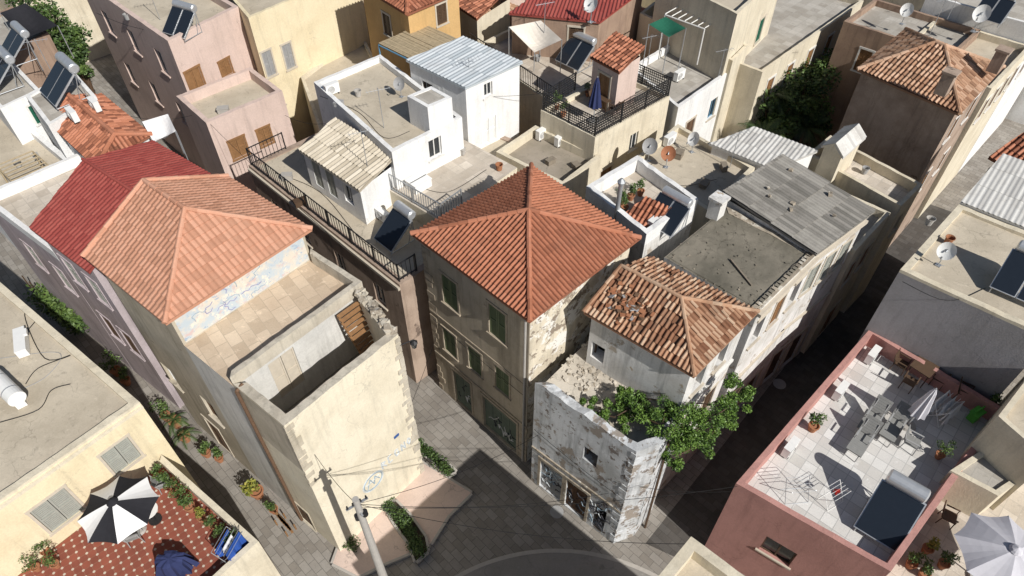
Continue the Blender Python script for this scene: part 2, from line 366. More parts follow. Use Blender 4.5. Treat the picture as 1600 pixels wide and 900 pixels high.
def inset(poly,dist):
    n=len(poly);out=[]
    for i in range(n):
        a=v2(poly[i-1],0);b=v2(poly[i],0);c=v2(poly[(i+1)%n],0)
        d1=(b-a).normalized();d2=(c-b).normalized();n1=Vector((-d1.y,d1.x,0));n2=Vector((-d2.y,d2.x,0))
        bi=(n1+n2);bi.normalize();k=dist/max(.35,bi.dot(n1));out.append(b+bi*k)
    return out
def house(label,poly,zt,wall,roof='sroof',z0=0,par=.35,pw=.18,pedges=None,ops=(),jit=.014,cat='house',flat=True,corn=(),name='house',pm=None,coping=None):
    poly=[Vector((p[0],p[1],0)) for p in poly]
    c=sum(poly,Vector())/len(poly);rt=root(name,(c.x,c.y,z0),label,cat)
    zr=zt-par if flat else zt
    edges=[Edge(poly[i],poly[(i+1)%len(poly)]) for i in range(len(poly))]
    opl={i:[] for i in range(len(poly))};meta=[]
    for o in ops:
        ei,kind,pos,w_,h,mat,trim=o
        e=edges[ei]
        s_,zc=(e.pix(pos[1],pos[2]) if pos[0]=='p' else (pos[1]*e.L,pos[2]))
        if kind in('dr','gr') and pos[0]=='f':zc=pos[2]+h/2
        s_=max(w_/2+.15,min(e.L-w_/2-.15,s_));zc=max(z0+h/2+.02,min(zr-h/2-.08,zc))
        a,b,cc,dd=s_-w_/2,s_+w_/2,zc-h/2,zc+h/2
        if a<.02 or b>e.L-.02 or cc<z0 or dd>zr:continue
        if any(not(b+.05<q[0] or a-.05>q[1] or dd+.05<q[2] or cc-.05>q[3]) for q in opl[ei]):continue
        opl[ei].append((a,b,cc,dd,.5 if kind=='dk' else .2));meta.append((e,a,b,cc,dd,kind,mat,trim))
    A=Acc()
    for i,e in enumerate(edges):wallpanel(A,e,z0,zr,opl[i])
    A.build('wall',rt,[wall])
    for e,a,b,cc,dd,kind,mat,trim in meta:opening(rt,e,a,b,cc,dd,kind,mat,trim)
    if flat:
        A=Acc();A.face([v2(p,zr) for p in poly]);A.build('roof',rt,[roof])
        if par>0.02:
            A=Acc();inn=inset(poly,pw);n=len(poly)
            for i in (pedges if pedges is not None else range(n)):
                j=(i+1)%n;o0,o1,i0,i1=poly[i],poly[j],inn[i],inn[j];k=max(1,int((o1-o0).length/.35));rg=random.Random(i*7+int(c.x*10))
                off=[(0 if q in(0,k) else rg.uniform(-jit,jit)*.7,rg.uniform(-jit,jit) if 0<q<k else 0) for q in range(k+1)]
                if jit>.04:off=[(x,y-abs(rg.gauss(0,jit))) for x,y in off]
                nn=(o0-i0).normalized()
                for q in range(k):
                    f0,f1=q/k,(q+1)/k
                    a0=o0.lerp(o1,f0);a1=o0.lerp(o1,f1);b0=i0.lerp(i1,f0)+nn*off[q][0];b1=i0.lerp(i1,f1)+nn*off[q+1][0]
                    z_0,z_1=zt+off[q][1],zt+off[q+1][1]
                    A.face([v2(a0,zr),v2(a1,zr),v2(a1,z_1),v2(a0,z_0)])
                    A.face([v2(a0,z_0),v2(a1,z_1),v2(b1,z_1),v2(b0,z_0)],1 if coping else 0)
                    A.face([v2(b1,zr),v2(b0,zr),v2(b0,z_0),v2(b1,z_1)])
                A.face([v2(o0,zr),v2(o0,zt+off[0][1]),v2(i0,zt+off[0][1]),v2(i0,zr)]);A.face([v2(o1,zr),v2(i1,zr),v2(i1,zt+off[-1][1]),v2(o1,zt+off[-1][1])])
            A.build('parapet',rt,[pm or wall]+([coping] if coping else []))
    for ei,zc,hh,pr,mt in corn:
        A=Acc();e=edges[ei];e.box(A,0,e.L,zc,zc+hh,.001,pr);A.build('cornice',rt,[mt])
    return dict(root=rt,edges=edges,poly=poly,zr=zr)
def R3(W,S,E,z):
    w_,s,e=P(*W,z),P(*S,z),P(*E,z);return [w_,s,e,w_+e-s]
# ---------------- tiled roofs ----------------
def tile_plane(acc,poly,w=.21,l=.36,amp=.055,step=.03,seg=6,kind='barrel',jit=0,miss=0,thick=.08,m=0,seed=1,tv=1.0):
    rg=random.Random(seed);p0=poly[0];s=(poly[1]-p0).normalized();n=(poly[1]-p0).cross(poly[2]-p0).normalized()
    if n.z<0:n=-n
    t=n.cross(s)
    if (poly[2]-p0).dot(t)<0:t=-t
    ss=[(p-p0).dot(s) for p in poly];ts=[(p-p0).dot(t) for p in poly]
    s0,s1,t0,t1=min(ss),max(ss),min(ts),max(ts)
    bm=bmesh.new();ly=bm.faces.layers.float.new('tint')
    def prof(u):
        if kind=='barrel':return amp*sin(pi*u/.66) if u<.66 else -amp*.5*sin(pi*(u-.66)/.34)
        if kind=='sheet':return amp*sin(2*pi*u)
        return 0
    x=s0
    while x<s1:
        y=t0-(rg.uniform(0,.02) if jit else 0)
        while y<t1:
            tt=.5+(rg.random()-.5)*tv;dz=rg.uniform(0,jit);ds=rg.uniform(-jit,jit);sk=rg.uniform(-jit,jit)
            if rg.random()<miss:
                y+=l;continue
            lo=[];hi=[]
            for k in range(seg+1):
                u=k/seg;h=prof(u)+dz
                lo.append(bm.verts.new(p0+s*(x+u*w+ds)+t*y+n*(h+step)));hi.append(bm.verts.new(p0+s*(x+u*w+ds+sk)+t*(y+l)+n*h))
            base=[bm.verts.new(p0+s*(x+k/seg*w+ds)+t*y+n*(prof(k/seg)-.03)) for k in range(seg+1)]
            for k in range(seg):
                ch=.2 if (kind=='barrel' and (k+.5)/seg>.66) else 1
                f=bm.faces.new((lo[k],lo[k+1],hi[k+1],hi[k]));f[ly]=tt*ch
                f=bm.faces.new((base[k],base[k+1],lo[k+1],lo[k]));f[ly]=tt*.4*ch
            y+=l
        x+=w
    npn=len(poly);cen=sum(poly,Vector())/npn
    for i in range(npn):
        a,b=poly[i],poly[(i+1)%npn];on=(b-a).cross(n).normalized()
        if (cen-a).dot(on)>0:on=-on
        bmesh.ops.bisect_plane(bm,geom=bm.verts[:]+bm.edges[:]+bm.faces[:],plane_co=a,plane_no=on,clear_outer=True)
    bm.verts.index_update();b=len(acc.v);acc.v+=[tuple(v.co) for v in bm.verts]
    for f in bm.faces:
        acc.f.append(tuple(b+v.index for v in f.verts));acc.m.append(m);acc.t.append(f[ly])
    bm.free()
    lowp=[p-n*(thick*.45) for p in poly];low2=[p-Vector((0,0,thick*1.5)) for p in poly]
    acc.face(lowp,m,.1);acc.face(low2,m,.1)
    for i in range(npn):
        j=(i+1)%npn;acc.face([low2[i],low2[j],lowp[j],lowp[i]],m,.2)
def caps(acc,lines,r=.12,l=.36,m=0,seed=3,up=.03,tb=.6):
    rg=random.Random(seed)
    for a,b in lines:
        L=(b-a).length;k=max(1,int(L/l));d=(b-a)/k
        for i in range(k):
            p=a+d*i+Vector((rg.uniform(-.008,.008),rg.uniform(-.008,.008),up))
            acc.cyl(p-d*.06,p+d*1.05,r,r*.82,8,m,True,min(1,max(0,tb+rg.uniform(-.3,.3))))
def roofobj(rt,planes,capl,mat,cr=.12,**k):
    A=Acc()
    for i,p in enumerate(planes):tile_plane(A,p,seed=i*13+5,**k)
    caps(A,capl,cr);return A.build('roof',rt,[mat])
def Z(p,z):return Vector((p[0],p[1],z))
def rail(H,pts,h=.9,gap=.13,mat='iron',lattice=False):
    A=Acc()
    for a,b in zip(pts[:-1],pts[1:]):
        e=Edge(a,b);z=a.z;L=e.L
        e.box(A,0,L,z+h-.04,z+h,-.02,.02);e.box(A,0,L,z+.08,z+.11,-.015,.015)
        x=0
        while x<L:
            e.box(A,x,x+.022,z,z+h-.04,-.011,.011);x+=gap
        x=0
        while x<L+.01:
            e.box(A,x-.025,x+.025,z,z+h+.02,-.026,.026);x+=max(.8,L/max(1,round(L/1.6)))
        if lattice:
            q=z+.2
            while q<z+h-.06:
                e.box(A,0,L,q,q+.02,-.018,.018);q+=.13
    A.build('railing',H['root'],[mat])
AD=Vector((.70,.714,0));BD=Vector((.75,-.66,0))
# ================= GROUND =================
A=Acc();A.face([(-600,-600,0),(600,-600,0),(600,900,0),(-600,900,0)]);struct(A,'ground',['ground'])
A=Acc();A.face([(-60,-5,.004),(60,-5,.004),(60,75,.004),(-60,75,.004)]);struct(A,'street_pavement',['paver'])
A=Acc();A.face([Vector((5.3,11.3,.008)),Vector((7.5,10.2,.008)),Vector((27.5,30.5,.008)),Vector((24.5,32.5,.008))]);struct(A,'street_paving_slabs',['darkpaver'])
def slab(px,z,th,mat,name,kerb=True):
    A=Acc();q=[P(u,v,z) for u,v in px];A.face(q);n=len(q);c=sum(q,Vector())/n
    for i in range(n):
        j=(i+1)%n;A.face([q[i],q[j],Z(q[j],z-th),Z(q[i],z-th)])
        e=Edge(q[i],q[j]);sgn=1 if (c-e.p0).dot(e.n)<0 else -1
        e.box(A,0,e.L,z-th,z+(.006 if kerb else .1),.001*sgn,.1*sgn,1)
    struct(A,name,[mat,'kerb'])
slab([(560,770),(645,714),(736,770),(700,805),(672,850),(600,880),(560,900),(520,880)],.12,.12,'plaza','plaza_pavement')
slab([(598,786),(618,784),(640,806),(664,840),(668,862),(650,878),(640,850),(618,820)],.16,.036,'soil','planting_bed_soil',False)
slab([(648,696),(660,694),(712,738),(700,744)],.16,.036,'soil','planting_bed_soil',False)
A=Acc();cen=P(885,1240,0)
r0=(P(885,858,0)-cen).length
for i in range(80):
    a0=pi*(i/80);a1=pi*((i+1)/80)
    for (ra,rb,z,m) in((0,r0-.16,.014,0),(r0-.16,r0,.024,1)):
        q=[cen+Vector((cos(a)*r,sin(a)*r,0)) for a,r in((a0,ra),(a0,rb),(a1,rb),(a1,ra))]
        A.face([Z(p,z) for p in (q if ra>0 else [q[0],q[1],q[2]])],m)
struct(A,'paved_road_apron',['asph','kerb'])
A=Acc();c=P(1218,600,.012);A.cyl(c,c+Vector((0,0,.012)),.3,n=20);c=P(870,800,.0);A.cyl(c,c+Vector((0,0,.02)),.28,n=20);struct(A,'street_covers',['gplastic'])
# ================= LEFT BUILDING =================
w_,s,e,n=P(130,400,10.6),P(258,505,10.6),P(487,357,10.6),P(375,272,10.6)
n=w_+e-s
A1=[w_,s,e,n]
ap=Z((s+e)/2+(n-e)*.5,12.1);re=Z((w_+n)/2,12.1)
ow=inset(A1,.22)
ops=[(0,'gl',('p',190,520),.8,1.3,'wtrim','tan'),(0,'sh',('p',265,585),.8,1.4,'dwood','tan'),(0,'gl',('f',.25,4.2),.8,1.4,'dwood','trim'),(0,'gl',('f',.75,4.2),.8,1.4,'dwood','trim'),(0,'dr',('f',.5,0.05),1.0,2.2,'dwood','trim')]
Hs=house('tan plastered house with salmon clay hip roof above a lane',ow,10.5,'tan',flat=False,ops=ops)
A=Acc();gw=inset(A1,.22);A.face([Z(gw[3],10.5),Z(gw[0],10.5),Z((gw[0]+gw[3])/2,11.9)]);A.build('gable',Hs['root'],['tan'])
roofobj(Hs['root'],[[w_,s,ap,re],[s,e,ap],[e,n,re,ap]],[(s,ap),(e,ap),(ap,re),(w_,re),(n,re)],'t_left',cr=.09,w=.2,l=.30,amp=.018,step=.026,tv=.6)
e1=Hs['edges'][1]
A=Acc();e1.box(A,.1,e1.L-.1,9.17,10.35,.001,.012);A.build('mural',Hs['root'],['mural'],label='faded blue and pink painted mural band under the eave')
def stroke(e,pts,r=.02,m=0,o=.02,acc=None):acc.path([e.pt(a,z,o) for a,z in pts],r,4,m)
A=Acc();rg=random.Random(5)
for i in range(10):
    a=rg.uniform(.2,e1.L-.9);z=rg.uniform(9.4,10.1);q=Vector((a,z));pts=[];ang=rg.uniform(0,6.3)
    for k in range(7):
        pts.append((min(e1.L-.15,max(.15,q.x)),min(10.3,max(9.2,q.y))));ang+=rg.uniform(-1.4,1.4);q=q+Vector((cos(ang),sin(ang)*.8))*.16
    stroke(e1,pts,.014,rg.choice([0,1]),.014,A)
A.build('mural_lettering',Hs['root'],['graf','graf2'])
dB=(s-w_).normalized();dA=(e-s).normalized()
S2=Z(P(356,601,9.6),0);S3=Z(P(447,675,9.3),0)
L2=(S2-Z(s,0)).dot(dB);L3=(S3-Z(s,0)).dot(dB)
b0=Z(ow[1],0);b2=b0+dB*(L2+.05);b3=b0+dB*(L3)
dA0=Z(dA,0).normalized()
A2=[b0,b2,b2+dA0*5.35,b0+dA0*5.35]
H2=house('tiled roof terrace of the tan house behind a parapet',A2,9.6,'palewall','beigetile',par=.5,pw=.2,pedges=[1,2],pm='beigewall',ops=[(1,'dr',('p',449,583),1.0,1.9,'trim',None)],jit=.02)
E3=P(622,522,9.3)
A3=[b2,b3,Z(E3,0),b2+dA0*5.25]
H3=house('roofless courtyard with tall worn cream walls',A3,9.3,'creamwall','droof',par=2.9,pw=.3,pedges=[0,1,2],jit=.03,
  ops=[(0,'sh',('p',415,760),.8,1.5,'dwood','tan'),(0,'dr',('f',.4,.02),1.0,2.1,'dwood','trim')],coping='beigewall')
A=Acc();e=H3['edges'][0];e.box(A,.0,e.L-.02,0,9.2,-.1,.006);e_s=H3['edges'][0]
A=Acc();e_s=H3['edges'][0];A.face([e_s.pt(.0,6.42,.005),e_s.pt(e_s.L,6.42,.005),e_s.pt(e_s.L,9.2,.005),e_s.pt(0,9.2,.005)]);A.build('side_render',H3['root'],['tan'])
rg=random.Random(8)
e=H3['edges'][1]
def rocks(e,s0,zlo,zhi,n,out=.05,acc=None,mx=.5):
    for i in range(n):
        z=zlo+(zhi-zlo)*i/n;l=rg.uniform(.15,mx);h=(zhi-zlo)/n*rg.uniform(.75,.97)
        if rg.random()<.12:continue
        if s0>e.L/2:e.box(acc,s0-l,s0+.03,z,z+h,-.05,out*rg.uniform(.3,1))
        else:e.box(acc,s0-.03,s0+l,z,z+h,-.05,out*rg.uniform(.3,1))
A=Acc();rocks(e,e.L,.1,9.2,34,.04,A,.42);A.build('quoins',H3['root'],['beigewall'])
A=Acc();rocks(e,0,5.5,9.2,14,.03,A,.35);A.build('quoins',H3['root'],['tan'])
A=Acc()
for i in range(70):
    f=rg.uniform(.05,.95);q=Z(A3[2].lerp(A3[3],f),9.3)-dA0*rg.uniform(0.02,.28)
    A.rock(q+Vector((0,0,rg.uniform(-.05,.05+.14*sin(f*9)**2))),rg.uniform(.07,.17),rg,rg.choice([0,1,1]))
A.build('crumbling_stonework',H3['root'],['rubble','beigewall'],stuff=True)
ef=Edge(b0,b3)
A=Acc();A.path([ef.pt(L2+.3,9.2,.08),ef.pt(L2+.3,.1,.08)],.06,8);A.path([ef.pt(L2+.3,9.2,.08),ef.pt(L2+.3,9.3,-.2)],.06,8)
A.build('downpipe',H3['root'],['rustm'])
A=Acc();q0=P(528,494,9.1);q1=P(566,556,7.3);wd=Vector((.55,.62,0))*1.05
for k in(0,1):A.cyl(q0+wd*k,q1+wd*k,.045)
for k in range(10):
    q=q0.lerp(q1,k/9);A.hexa([q-wd*.05+Vector((0,0,.03)),q+wd*1.05+Vector((0,0,.03)),q+wd*1.05+Vector((.11,-.08,.0)),q-wd*.05+Vector((.11,-.08,.0)),q-wd*.05+Vector((0,0,.07)),q+wd*1.05+Vector((0,0,.07)),q+wd*1.05+Vector((.11,-.08,.04)),q-wd*.05+Vector((.11,-.08,.04))])
top(A,'wooden_stair',['wood'],(q1.x,q1.y,6.4),'brown slatted wooden stair leaning on courtyard wall','wooden stair')
A=Acc();e=H3['edges'][1]
u0,z0_=e.pix(583,752)
for r_,m_ in((.5,1),(.44,0)):stroke(e,[(u0+r_*cos(t/18*6.28),z0_+r_*sin(t/18*6.28)) for t in range(19)],.024,m_,.006,A)
stroke(e,[(u0-.3,z0_-.22),(u0-.12,z0_+.28),(u0+.03,z0_-.22),(u0+.12,z0_+.25),(u0+.3,z0_-.15)],.024,0,.006,A);stroke(e,[(u0-.35,z0_+.05),(u0+.33,z0_+.1)],.03,1,.004,A)
LT=[[(0,-.2),(0,.2),(.16,.12),(.02,.02),(.18,-.2)],[(.16,.2),(0,.2),(0,-.2),(.16,-.2)],[(.16,.15),(.05,.2),(0,0),(.05,-.2),(.17,-.15),(.17,.0),(.1,0)],[(0,-.2),(.0,.2),(.17,-.2),(.17,.2)],[(.08,.2),(0,0),(.08,-.2),(.16,0),(.08,.2)]]
for k,x in enumerate((597,607,617,627,636)):
    a,z=e.pix(x,728-(x-597)*.95)
    for o_,m_,r_ in((.002,1,.04),(.01,0,.018)):stroke(e,[(min(e.L-.08,a+p*1.05),z+q_*1.1) for p,q_ in LT[k]],r_,m_,o_,A)
A.build('graffiti',H3['root'],['graf','grafw'])
A=Acc();a,z=e.pix(619,681);e.box(A,a-.12,a+.12,z-.07,z+.07,.01,.03);top(A,'street_sign',['bluesign'],e.pt(a,z,.02),'small blue enamel street name plate on cream wall','street sign')
# red sheet roof house
w_,s,e_=P(45,355,9.3),P(138,425,9.3),P(330,272,9.3);n=w_+e_-s
r1=Z((s+e_)/2,10.35);r0_=Z((w_+n)/2,10.35)
ow=inset([w_,s,e_,n],.2)
Hb=house('house with faded lilac walls and brick red sheet roof',ow,9.2,'lilac',flat=False,ops=[(0,'sh',('f',.25,7.3),.8,1.4,'greysh','lilac'),(0,'sh',('f',.72,7.3),.8,1.4,'greysh','lilac'),(0,'sh',('f',.3,4),.8,1.5,'dwood','lilac'),(0,'sh',('f',.7,4),.8,1.5,'dwood','lilac')])
A=Acc();A.face([Z(ow[1],9.2),Z(ow[2],9.2),Z((ow[1]+ow[2])/2,10.15)]);A.face([Z(ow[3],9.2),Z(ow[0],9.2),Z((ow[0]+ow[3])/2,10.15)]);A.build('gable',Hb['root'],['white'])
roofobj(Hb['root'],[[w_,s,r1,r0_],[e_,n,r0_,r1]],[(r0_,r1)],'t_red',cr=.07,w=.2,l=.34,amp=.02,step=.018)
# ================= CENTRAL HOUSE =================
w_,s,e_,n=P(643,365,9.8),P(828,502,9.8),P(1000,372,9.8),P(830,258,9.8)
ap=Z((w_+s+e_+n)/4,11.0)
ow=inset([w_,s,e_,n],.22)
g='green'
ops=[(0,'sh',('p',703,458),.85,1.65,g,'sttrim'),(0,'sh',('p',777,506),.85,1.65,g,'sttrim'),
 (0,'sh',('p',703,536),.75,1.5,g,'sttrim'),(0,'sh',('p',742,564),.75,1.5,g,'sttrim'),(0,'sh',('p',785,596),.75,1.5,g,'sttrim'),
 (0,'gr',('f',.30,.1),1.1,2.45,'metalgreen','sttrim'),(0,'gr',('f',.72,.1),2.0,2.4,'metalgreen','sttrim')]
Hc=house('three-storey grey-beige house with terracotta pyramid roof and green shutters',ow,9.7,'taupe',flat=False,ops=ops,
  corn=[(0,2.78,.12,.05,'sttrim'),(0,9.45,.2,.1,'sttrim'),(1,9.45,.2,.08,'trim'),(0,5.55,.1,.03,'sttrim')])
A=Acc();e=Hc['edges'][1];A.face([e.pt(.02,0,.012),e.pt(e.L-.02,0,.012),e.pt(e.L-.02,9.44,.012),e.pt(.02,9.44,.012)]);A.build('side_render',Hc['root'],['patch'],label='flaking cream plaster on the side wall')
e=Hc['edges'][0];rg=random.Random(3)
A=Acc();rocks(e,0,.1,9.3,26,.03,A);A.build('quoins',Hc['root'],['sttrim'])
A=Acc();rocks(e,e.L,.1,2.7,8,.03,A);A.build('quoins',Hc['root'],['sttrim'])
A=Acc()
for c0_,n_ in((e.L*.72,12),(e.L*.3,5)):
    for i in range(n_):
        a=c0_+rg.uniform(-.8,.7)*(1 if n_>5 else .4);z=rg.uniform(.5,1.5);pts=[]
        for k in range(6):pts.append((a,z));a+=rg.uniform(-.12,.2);z+=rg.uniform(-.3,.3);z=max(.3,min(1.9,z))
        stroke(e,pts,.018,rg.choice([0,1]),-.07,A)
A.build('graffiti',Hc['root'],['wtrim','grafd'])
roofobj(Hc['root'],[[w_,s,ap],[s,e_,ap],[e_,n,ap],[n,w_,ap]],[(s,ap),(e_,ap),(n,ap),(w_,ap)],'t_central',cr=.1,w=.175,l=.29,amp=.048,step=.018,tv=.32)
A=Acc();e=Hc['edges'][0];A.path([e.pt(e.L-.12,9.5,.07),e.pt(e.L-.12,.1,.07)],.045,8);A.build('downpipe',Hc['root'],['conc'])
# ================= RUIN =================
D0=[Vector((.80,14.05,0)),Vector((4.0,11.3,0)),Vector((4.85,11.6,0)),Vector((5.75,12.72,0)),Vector((5.4,15.6,0)),Vector((3.4,17.0,0))]
H0=house('derelict peeling grey-white ground-floor block with dusty terrace',D0,7.2,'ruinbad','debris',par=.75,pw=.3,pedges=[0,1,2],jit=.06,pm='ruinbad',
 ops=[(0,'dk',('p',922,714),.6,.85,'dwood',None),(0,'gr',('f',.24,.1),1.1,2.2,'gplastic','rubble'),(0,'gr',('f',.54,.1),1.0,2.2,'rustm','rubble'),(0,'dk',('f',.81,1.1),.55,1.8,'dwood',None)],corn=[(0,2.75,.1,.05,'rubble')])
rg=random.Random(21);e=H0['edges'][0]
for ed,s0,n_ in((e,e.L,22),(H0['edges'][1],.02,22),(H0['edges'][2],.02,16)):
    A=Acc();rocks(ed,s0,.1,7.0,n_,.04,A,.32);A.build('quoins',H0['root'],['ruinbad'])
A=Acc();e=H0['edges'][0]
for i in range(46):
    a=rg.uniform(.3,e.L-.6);z=rg.uniform(.5,2.3);pts=[]
    for k in range(6):pts.append((min(e.L-.1,max(.1,a)),min(2.6,max(.2,z))));a+=rg.uniform(-.1,.2);z+=rg.uniform(-.25,.25)
    ins=any(abs(a-e.L*f)<.75 for f in(.24,.54))
    stroke(e,pts,.02,rg.choice([0,0,1,2]) ,-.07 if ins else .01,A)
A.build('graffiti',H0['root'],['grafd','graf','grafw'])
A=Acc()
for i in range(150):
    a,b,c=rg.random(),rg.random()**1.5,rg.random()**.6;t_=a+b+c
    q=(D0[0]*a+D0[2]*b+D0[5]*c)/t_
    k=rg.uniform(.02,.1);A.rock((q.x,q.y,6.45+k*.2),k,rg,rg.choice([0,1,1,1]))
A.build('rubble',H0['root'],['rubble','debris'],stuff=True)
w_,s,e_=P(912,487,9.3),P(1085,588,9.3),P(1185,487,9.3);n=w_+e_-s
ap=Z((s+e_)/2+(w_-s).normalized()*1.9,10.15);re=Z((w_+n)/2,10.15)
ow=inset([w_,s,e_,n],.2)
Hr=house('derelict white house with damaged clay tile roof',ow,9.2,'ruinwhite',flat=False,
 ops=[(0,'dk',('p',925,546),.55,.85,'dwood',None),(1,'dk',('f',.25,8.0),.6,1.3,'dwood','trim'),(1,'dk',('f',.65,8.0),.6,1.3,'dwood','trim'),(1,'sh',('f',.3,5),.7,1.5,'dwood','trim'),(1,'sh',('f',.7,5),.7,1.5,'dwood','trim')],corn=[(1,8.95,.18,.12,'wtrim'),(1,6.6,.12,.08,'wtrim')])
A=Acc();A.face([Z(ow[3],9.2),Z(ow[0],9.2),Z((ow[0]+ow[3])/2,10.0)]);A.build('gable',Hr['root'],['ruinwhite'])
roofobj(Hr['root'],[[w_,s,ap,re],[s,e_,ap],[e_,n,re,ap]],[(s,ap),(e_,ap),(ap,re),(w_,re)],'t_ruin',cr=.08,w=.17,l=.30,amp=.045,step=.022,jit=.022,miss=.03)
A=Acc()
for i in range(60):
    a=min(.6,max(.1,rg.gauss(.3,.12)));b=min(.75,max(.1,rg.gauss(.4,.15)))
    q=w_.lerp(s,a).lerp(re.lerp(ap,a),b)+Vector((0,0,.08))
    A.box(q,rg.uniform(.1,.26),rg.uniform(.08,.16),.03,rz=rg.uniform(0,3),rx=rg.uniform(-.5,.2),m=rg.choice([0,0,1,1,2]))
A.build('loose_tiles',Hr['root'],['terra','rustm','gplastic'],stuff=True)
D2=[P(1038,402,8.9),P(1185,487,8.9),P(1277,397,8.9),P(1130,330,8.9)]
D2=[D2[0],D2[1],D2[2],D2[0]+D2[2]-D2[1]]
H_=house('derelict house with dark lichen-stained concrete roof',D2,8.95,'ruinwhite','ruinroof',par=.05,pw=.3,pedges=[1,2],jit=.03,pm='rubble',
 ops=[(1,'dk',('f',.18,7.3),.65,1.5,'dwood','trim'),(1,'sh',('f',.5,7.3),.65,1.5,'wood','trim'),(1,'dk',('f',.82,7.3),.65,1.5,'dwood','trim'),(1,'gr',('f',.3,.1),1.1,2.3,'dwood','trim'),(1,'gr',('f',.7,.1),1.1,2.3,'dwood','trim')],corn=[(1,8.65,.16,.14,'trim'),(1,4.4,.12,.08,'trim')])
A=Acc();G2=26
rgd=random.Random(4);hh=[[rgd.uniform(0,.014) for _ in range(G2+1)] for _ in range(G2+1)]
def d2p(i,j):
    q=D2[0].lerp(D2[1],.02+.93*i/G2).lerp(D2[3].lerp(D2[2],.02+.93*i/G2),.02+.96*j/G2);return Z(q,8.915+hh[i][j])
for i in range(G2):
    for j in range(G2):A.face([d2p(i,j),d2p(i+1,j),d2p(i+1,j+1),d2p(i,j+1)])
A.build('roof_crust',H_['root'],['ruinroof'],smooth=True)
A=Acc()
for i in range(70):
    a,b=rg.random(),rg.random()**2;q=D2[0].lerp(D2[1],a).lerp(D2[3].lerp(D2[2],a),b);k=rg.uniform(.015,.045);A.rock(Z(q,8.935+k*.2),k,rg,rg.choice([0,0,1]))
for i in range(20):
    q=Z(D2[1].lerp(D2[2],i/20+.02),8.97)+(D2[0]-D2[1]).normalized()*.18;A.box(q,.26,.16,.05,rz=.78+rg.uniform(-.2,.2),m=rg.choice([0,1]))
A.build('roof_debris',H_['root'],['ruinroof','rubble'],stuff=True)
A=Acc();q=P(1158,425,8.98);A.box(q,.06,1.4,.05,rz=.35,rx=.02);top(A,'wooden_plank',['oldwood'],q,'long weathered plank lying on lichen-stained roof','plank')
A=Acc();q=P(1120,325,9.3);A.box(q,.5,.5,.9,rz=.78);A.box(q+Vector((0,0,.5)),.62,.62,.12,rz=.78);A.build('chimney',H_['root'],['ruinwhite'])
D3=R3((1128,302),(1278,393),(1370,325),9.35)
H_=house('long house with low grey fibre cement sheet roof',inset(D3,.15),9.1,'ruinwhite',flat=False,
 ops=[(1,'sh',('f',f,7.2),.7,1.5,'greysh','trim') for f in(.2,.5,.8)]+[(1,'gr',('f',f,.1),1.0,2.3,'dwood','trim') for f in(.3,.7)],corn=[(1,8.6,.16,.14,'trim'),(1,4.4,.12,.08,'trim')])
W,S,E,N=[Z(p,0) for p in D3]
roofobj(H_['root'],[[Z(S,9.22),Z(E,9.22),Z(E.lerp(N,.48),9.34),Z(S.lerp(W,.48),9.34)],[Z(S.lerp(W,.47),9.36),Z(E.lerp(N,.47),9.36),Z(N,9.48),Z(W,9.48)]],[],'t_grey',w=.17,l=1.1,amp=.022,step=.02,kind='sheet')
A=Acc()
for i in range(7):
    f=rg.uniform(.1,.9);g_=rg.uniform(.15,.85);q=S.lerp(W,g_).lerp(E.lerp(N,g_),f);A.rock(Z(q,9.26+.24*g_+.05),rg.uniform(.07,.12),rg,0)
A.build('weight_stones',H_['root'],['rubble'],stuff=True)
s4=Z(D3[2],0)+AD*.05;p4=[s4-BD*4.2,s4,s4+AD*3.4,s4+AD*3.4-BD*4.2]
H_=house('low cream house along the dark street',p4,7.0,'cream','groof',par=.4,pedges=None,ops=[(1,'sh',('f',.3,5),.7,1.4,'wood','trim'),(1,'sh',('f',.7,5),.7,1.4,'wood','trim'),(1,'dr',('f',.5,.05),1,2.1,'wood','trim')])
p7=[P(915,303,9.0),P(1008,378,9.0),P(1088,322,9.0)];p7.append(p7[0]+p7[2]-p7[1])
H7=house('whitewashed rooftop courtyard beside terracotta roof',p7,9.4,'ruinwhite','lighttile',par=.6,pw=.22,jit=.03,pm='white')
q0,q1,q2,q3=P(970,338,9.1),P(1010,356,9.1),P(1050,325,9.6),P(1010,307,9.6)
roofobj(H7['root'],[[q0,q1,q2,q3]],[],'t_central',w=.19,l=.3)
# ================= PINK TERRACE BUILDING =================
p=[P(1150,755,5.5),P(1360,513,5.5),P(1572,640,5.5),P(1392,893,5.5)]
PT=[p[0],p[3],p[2],p[1]]
HP=house('dusty pink building with white tiled roof terrace',PT,5.5,'salmon','whitetile',par=.75,pw=.2,ops=[(0,'gl',('p',1215,862),1.1,1.1,'dwood','trim')],coping='salmon')
nb=P(1080,838,8.1);p=[nb-AD*7,nb-AD*7+BD*9,nb+BD*9,nb]
H_=house('cream flat-roofed building with parapet',p,8.1,'cream','sroof',par=.5,pw=.3)
f0=P(1405,424,8.8);fN=P(1545,268,8.8);fS=P(1640,532,8.8)
fE=fS+(fN-f0)*.62
mid0=f0.lerp(fN,.62)
HF=house('grey rendered building with cream flat roof',[f0,fS,fE,mid0],8.9,'greyw','sroof',par=.14,pw=.25,pm='cream',jit=.02)
g0,gS=mid0+AD*.05,fE+AD*.05
pg=[Z(g0,9.0),Z(gS,9.0),Z(gS+(fN-f0)*.5,9.2),Z(g0+(fN-f0)*.5,9.2)]
H_=house('outbuilding with pale weathered sheet roof',pg,8.6,'cream',flat=False)
roofobj(H_['root'],[pg],[],'t_white',w=.2,l=1.5,amp=.01,step=.012,kind='sheet')
q=[P(1545,245,8.6),P(1640,300,8.6),P(1700,250,9.6),P(1610,200,9.6)]
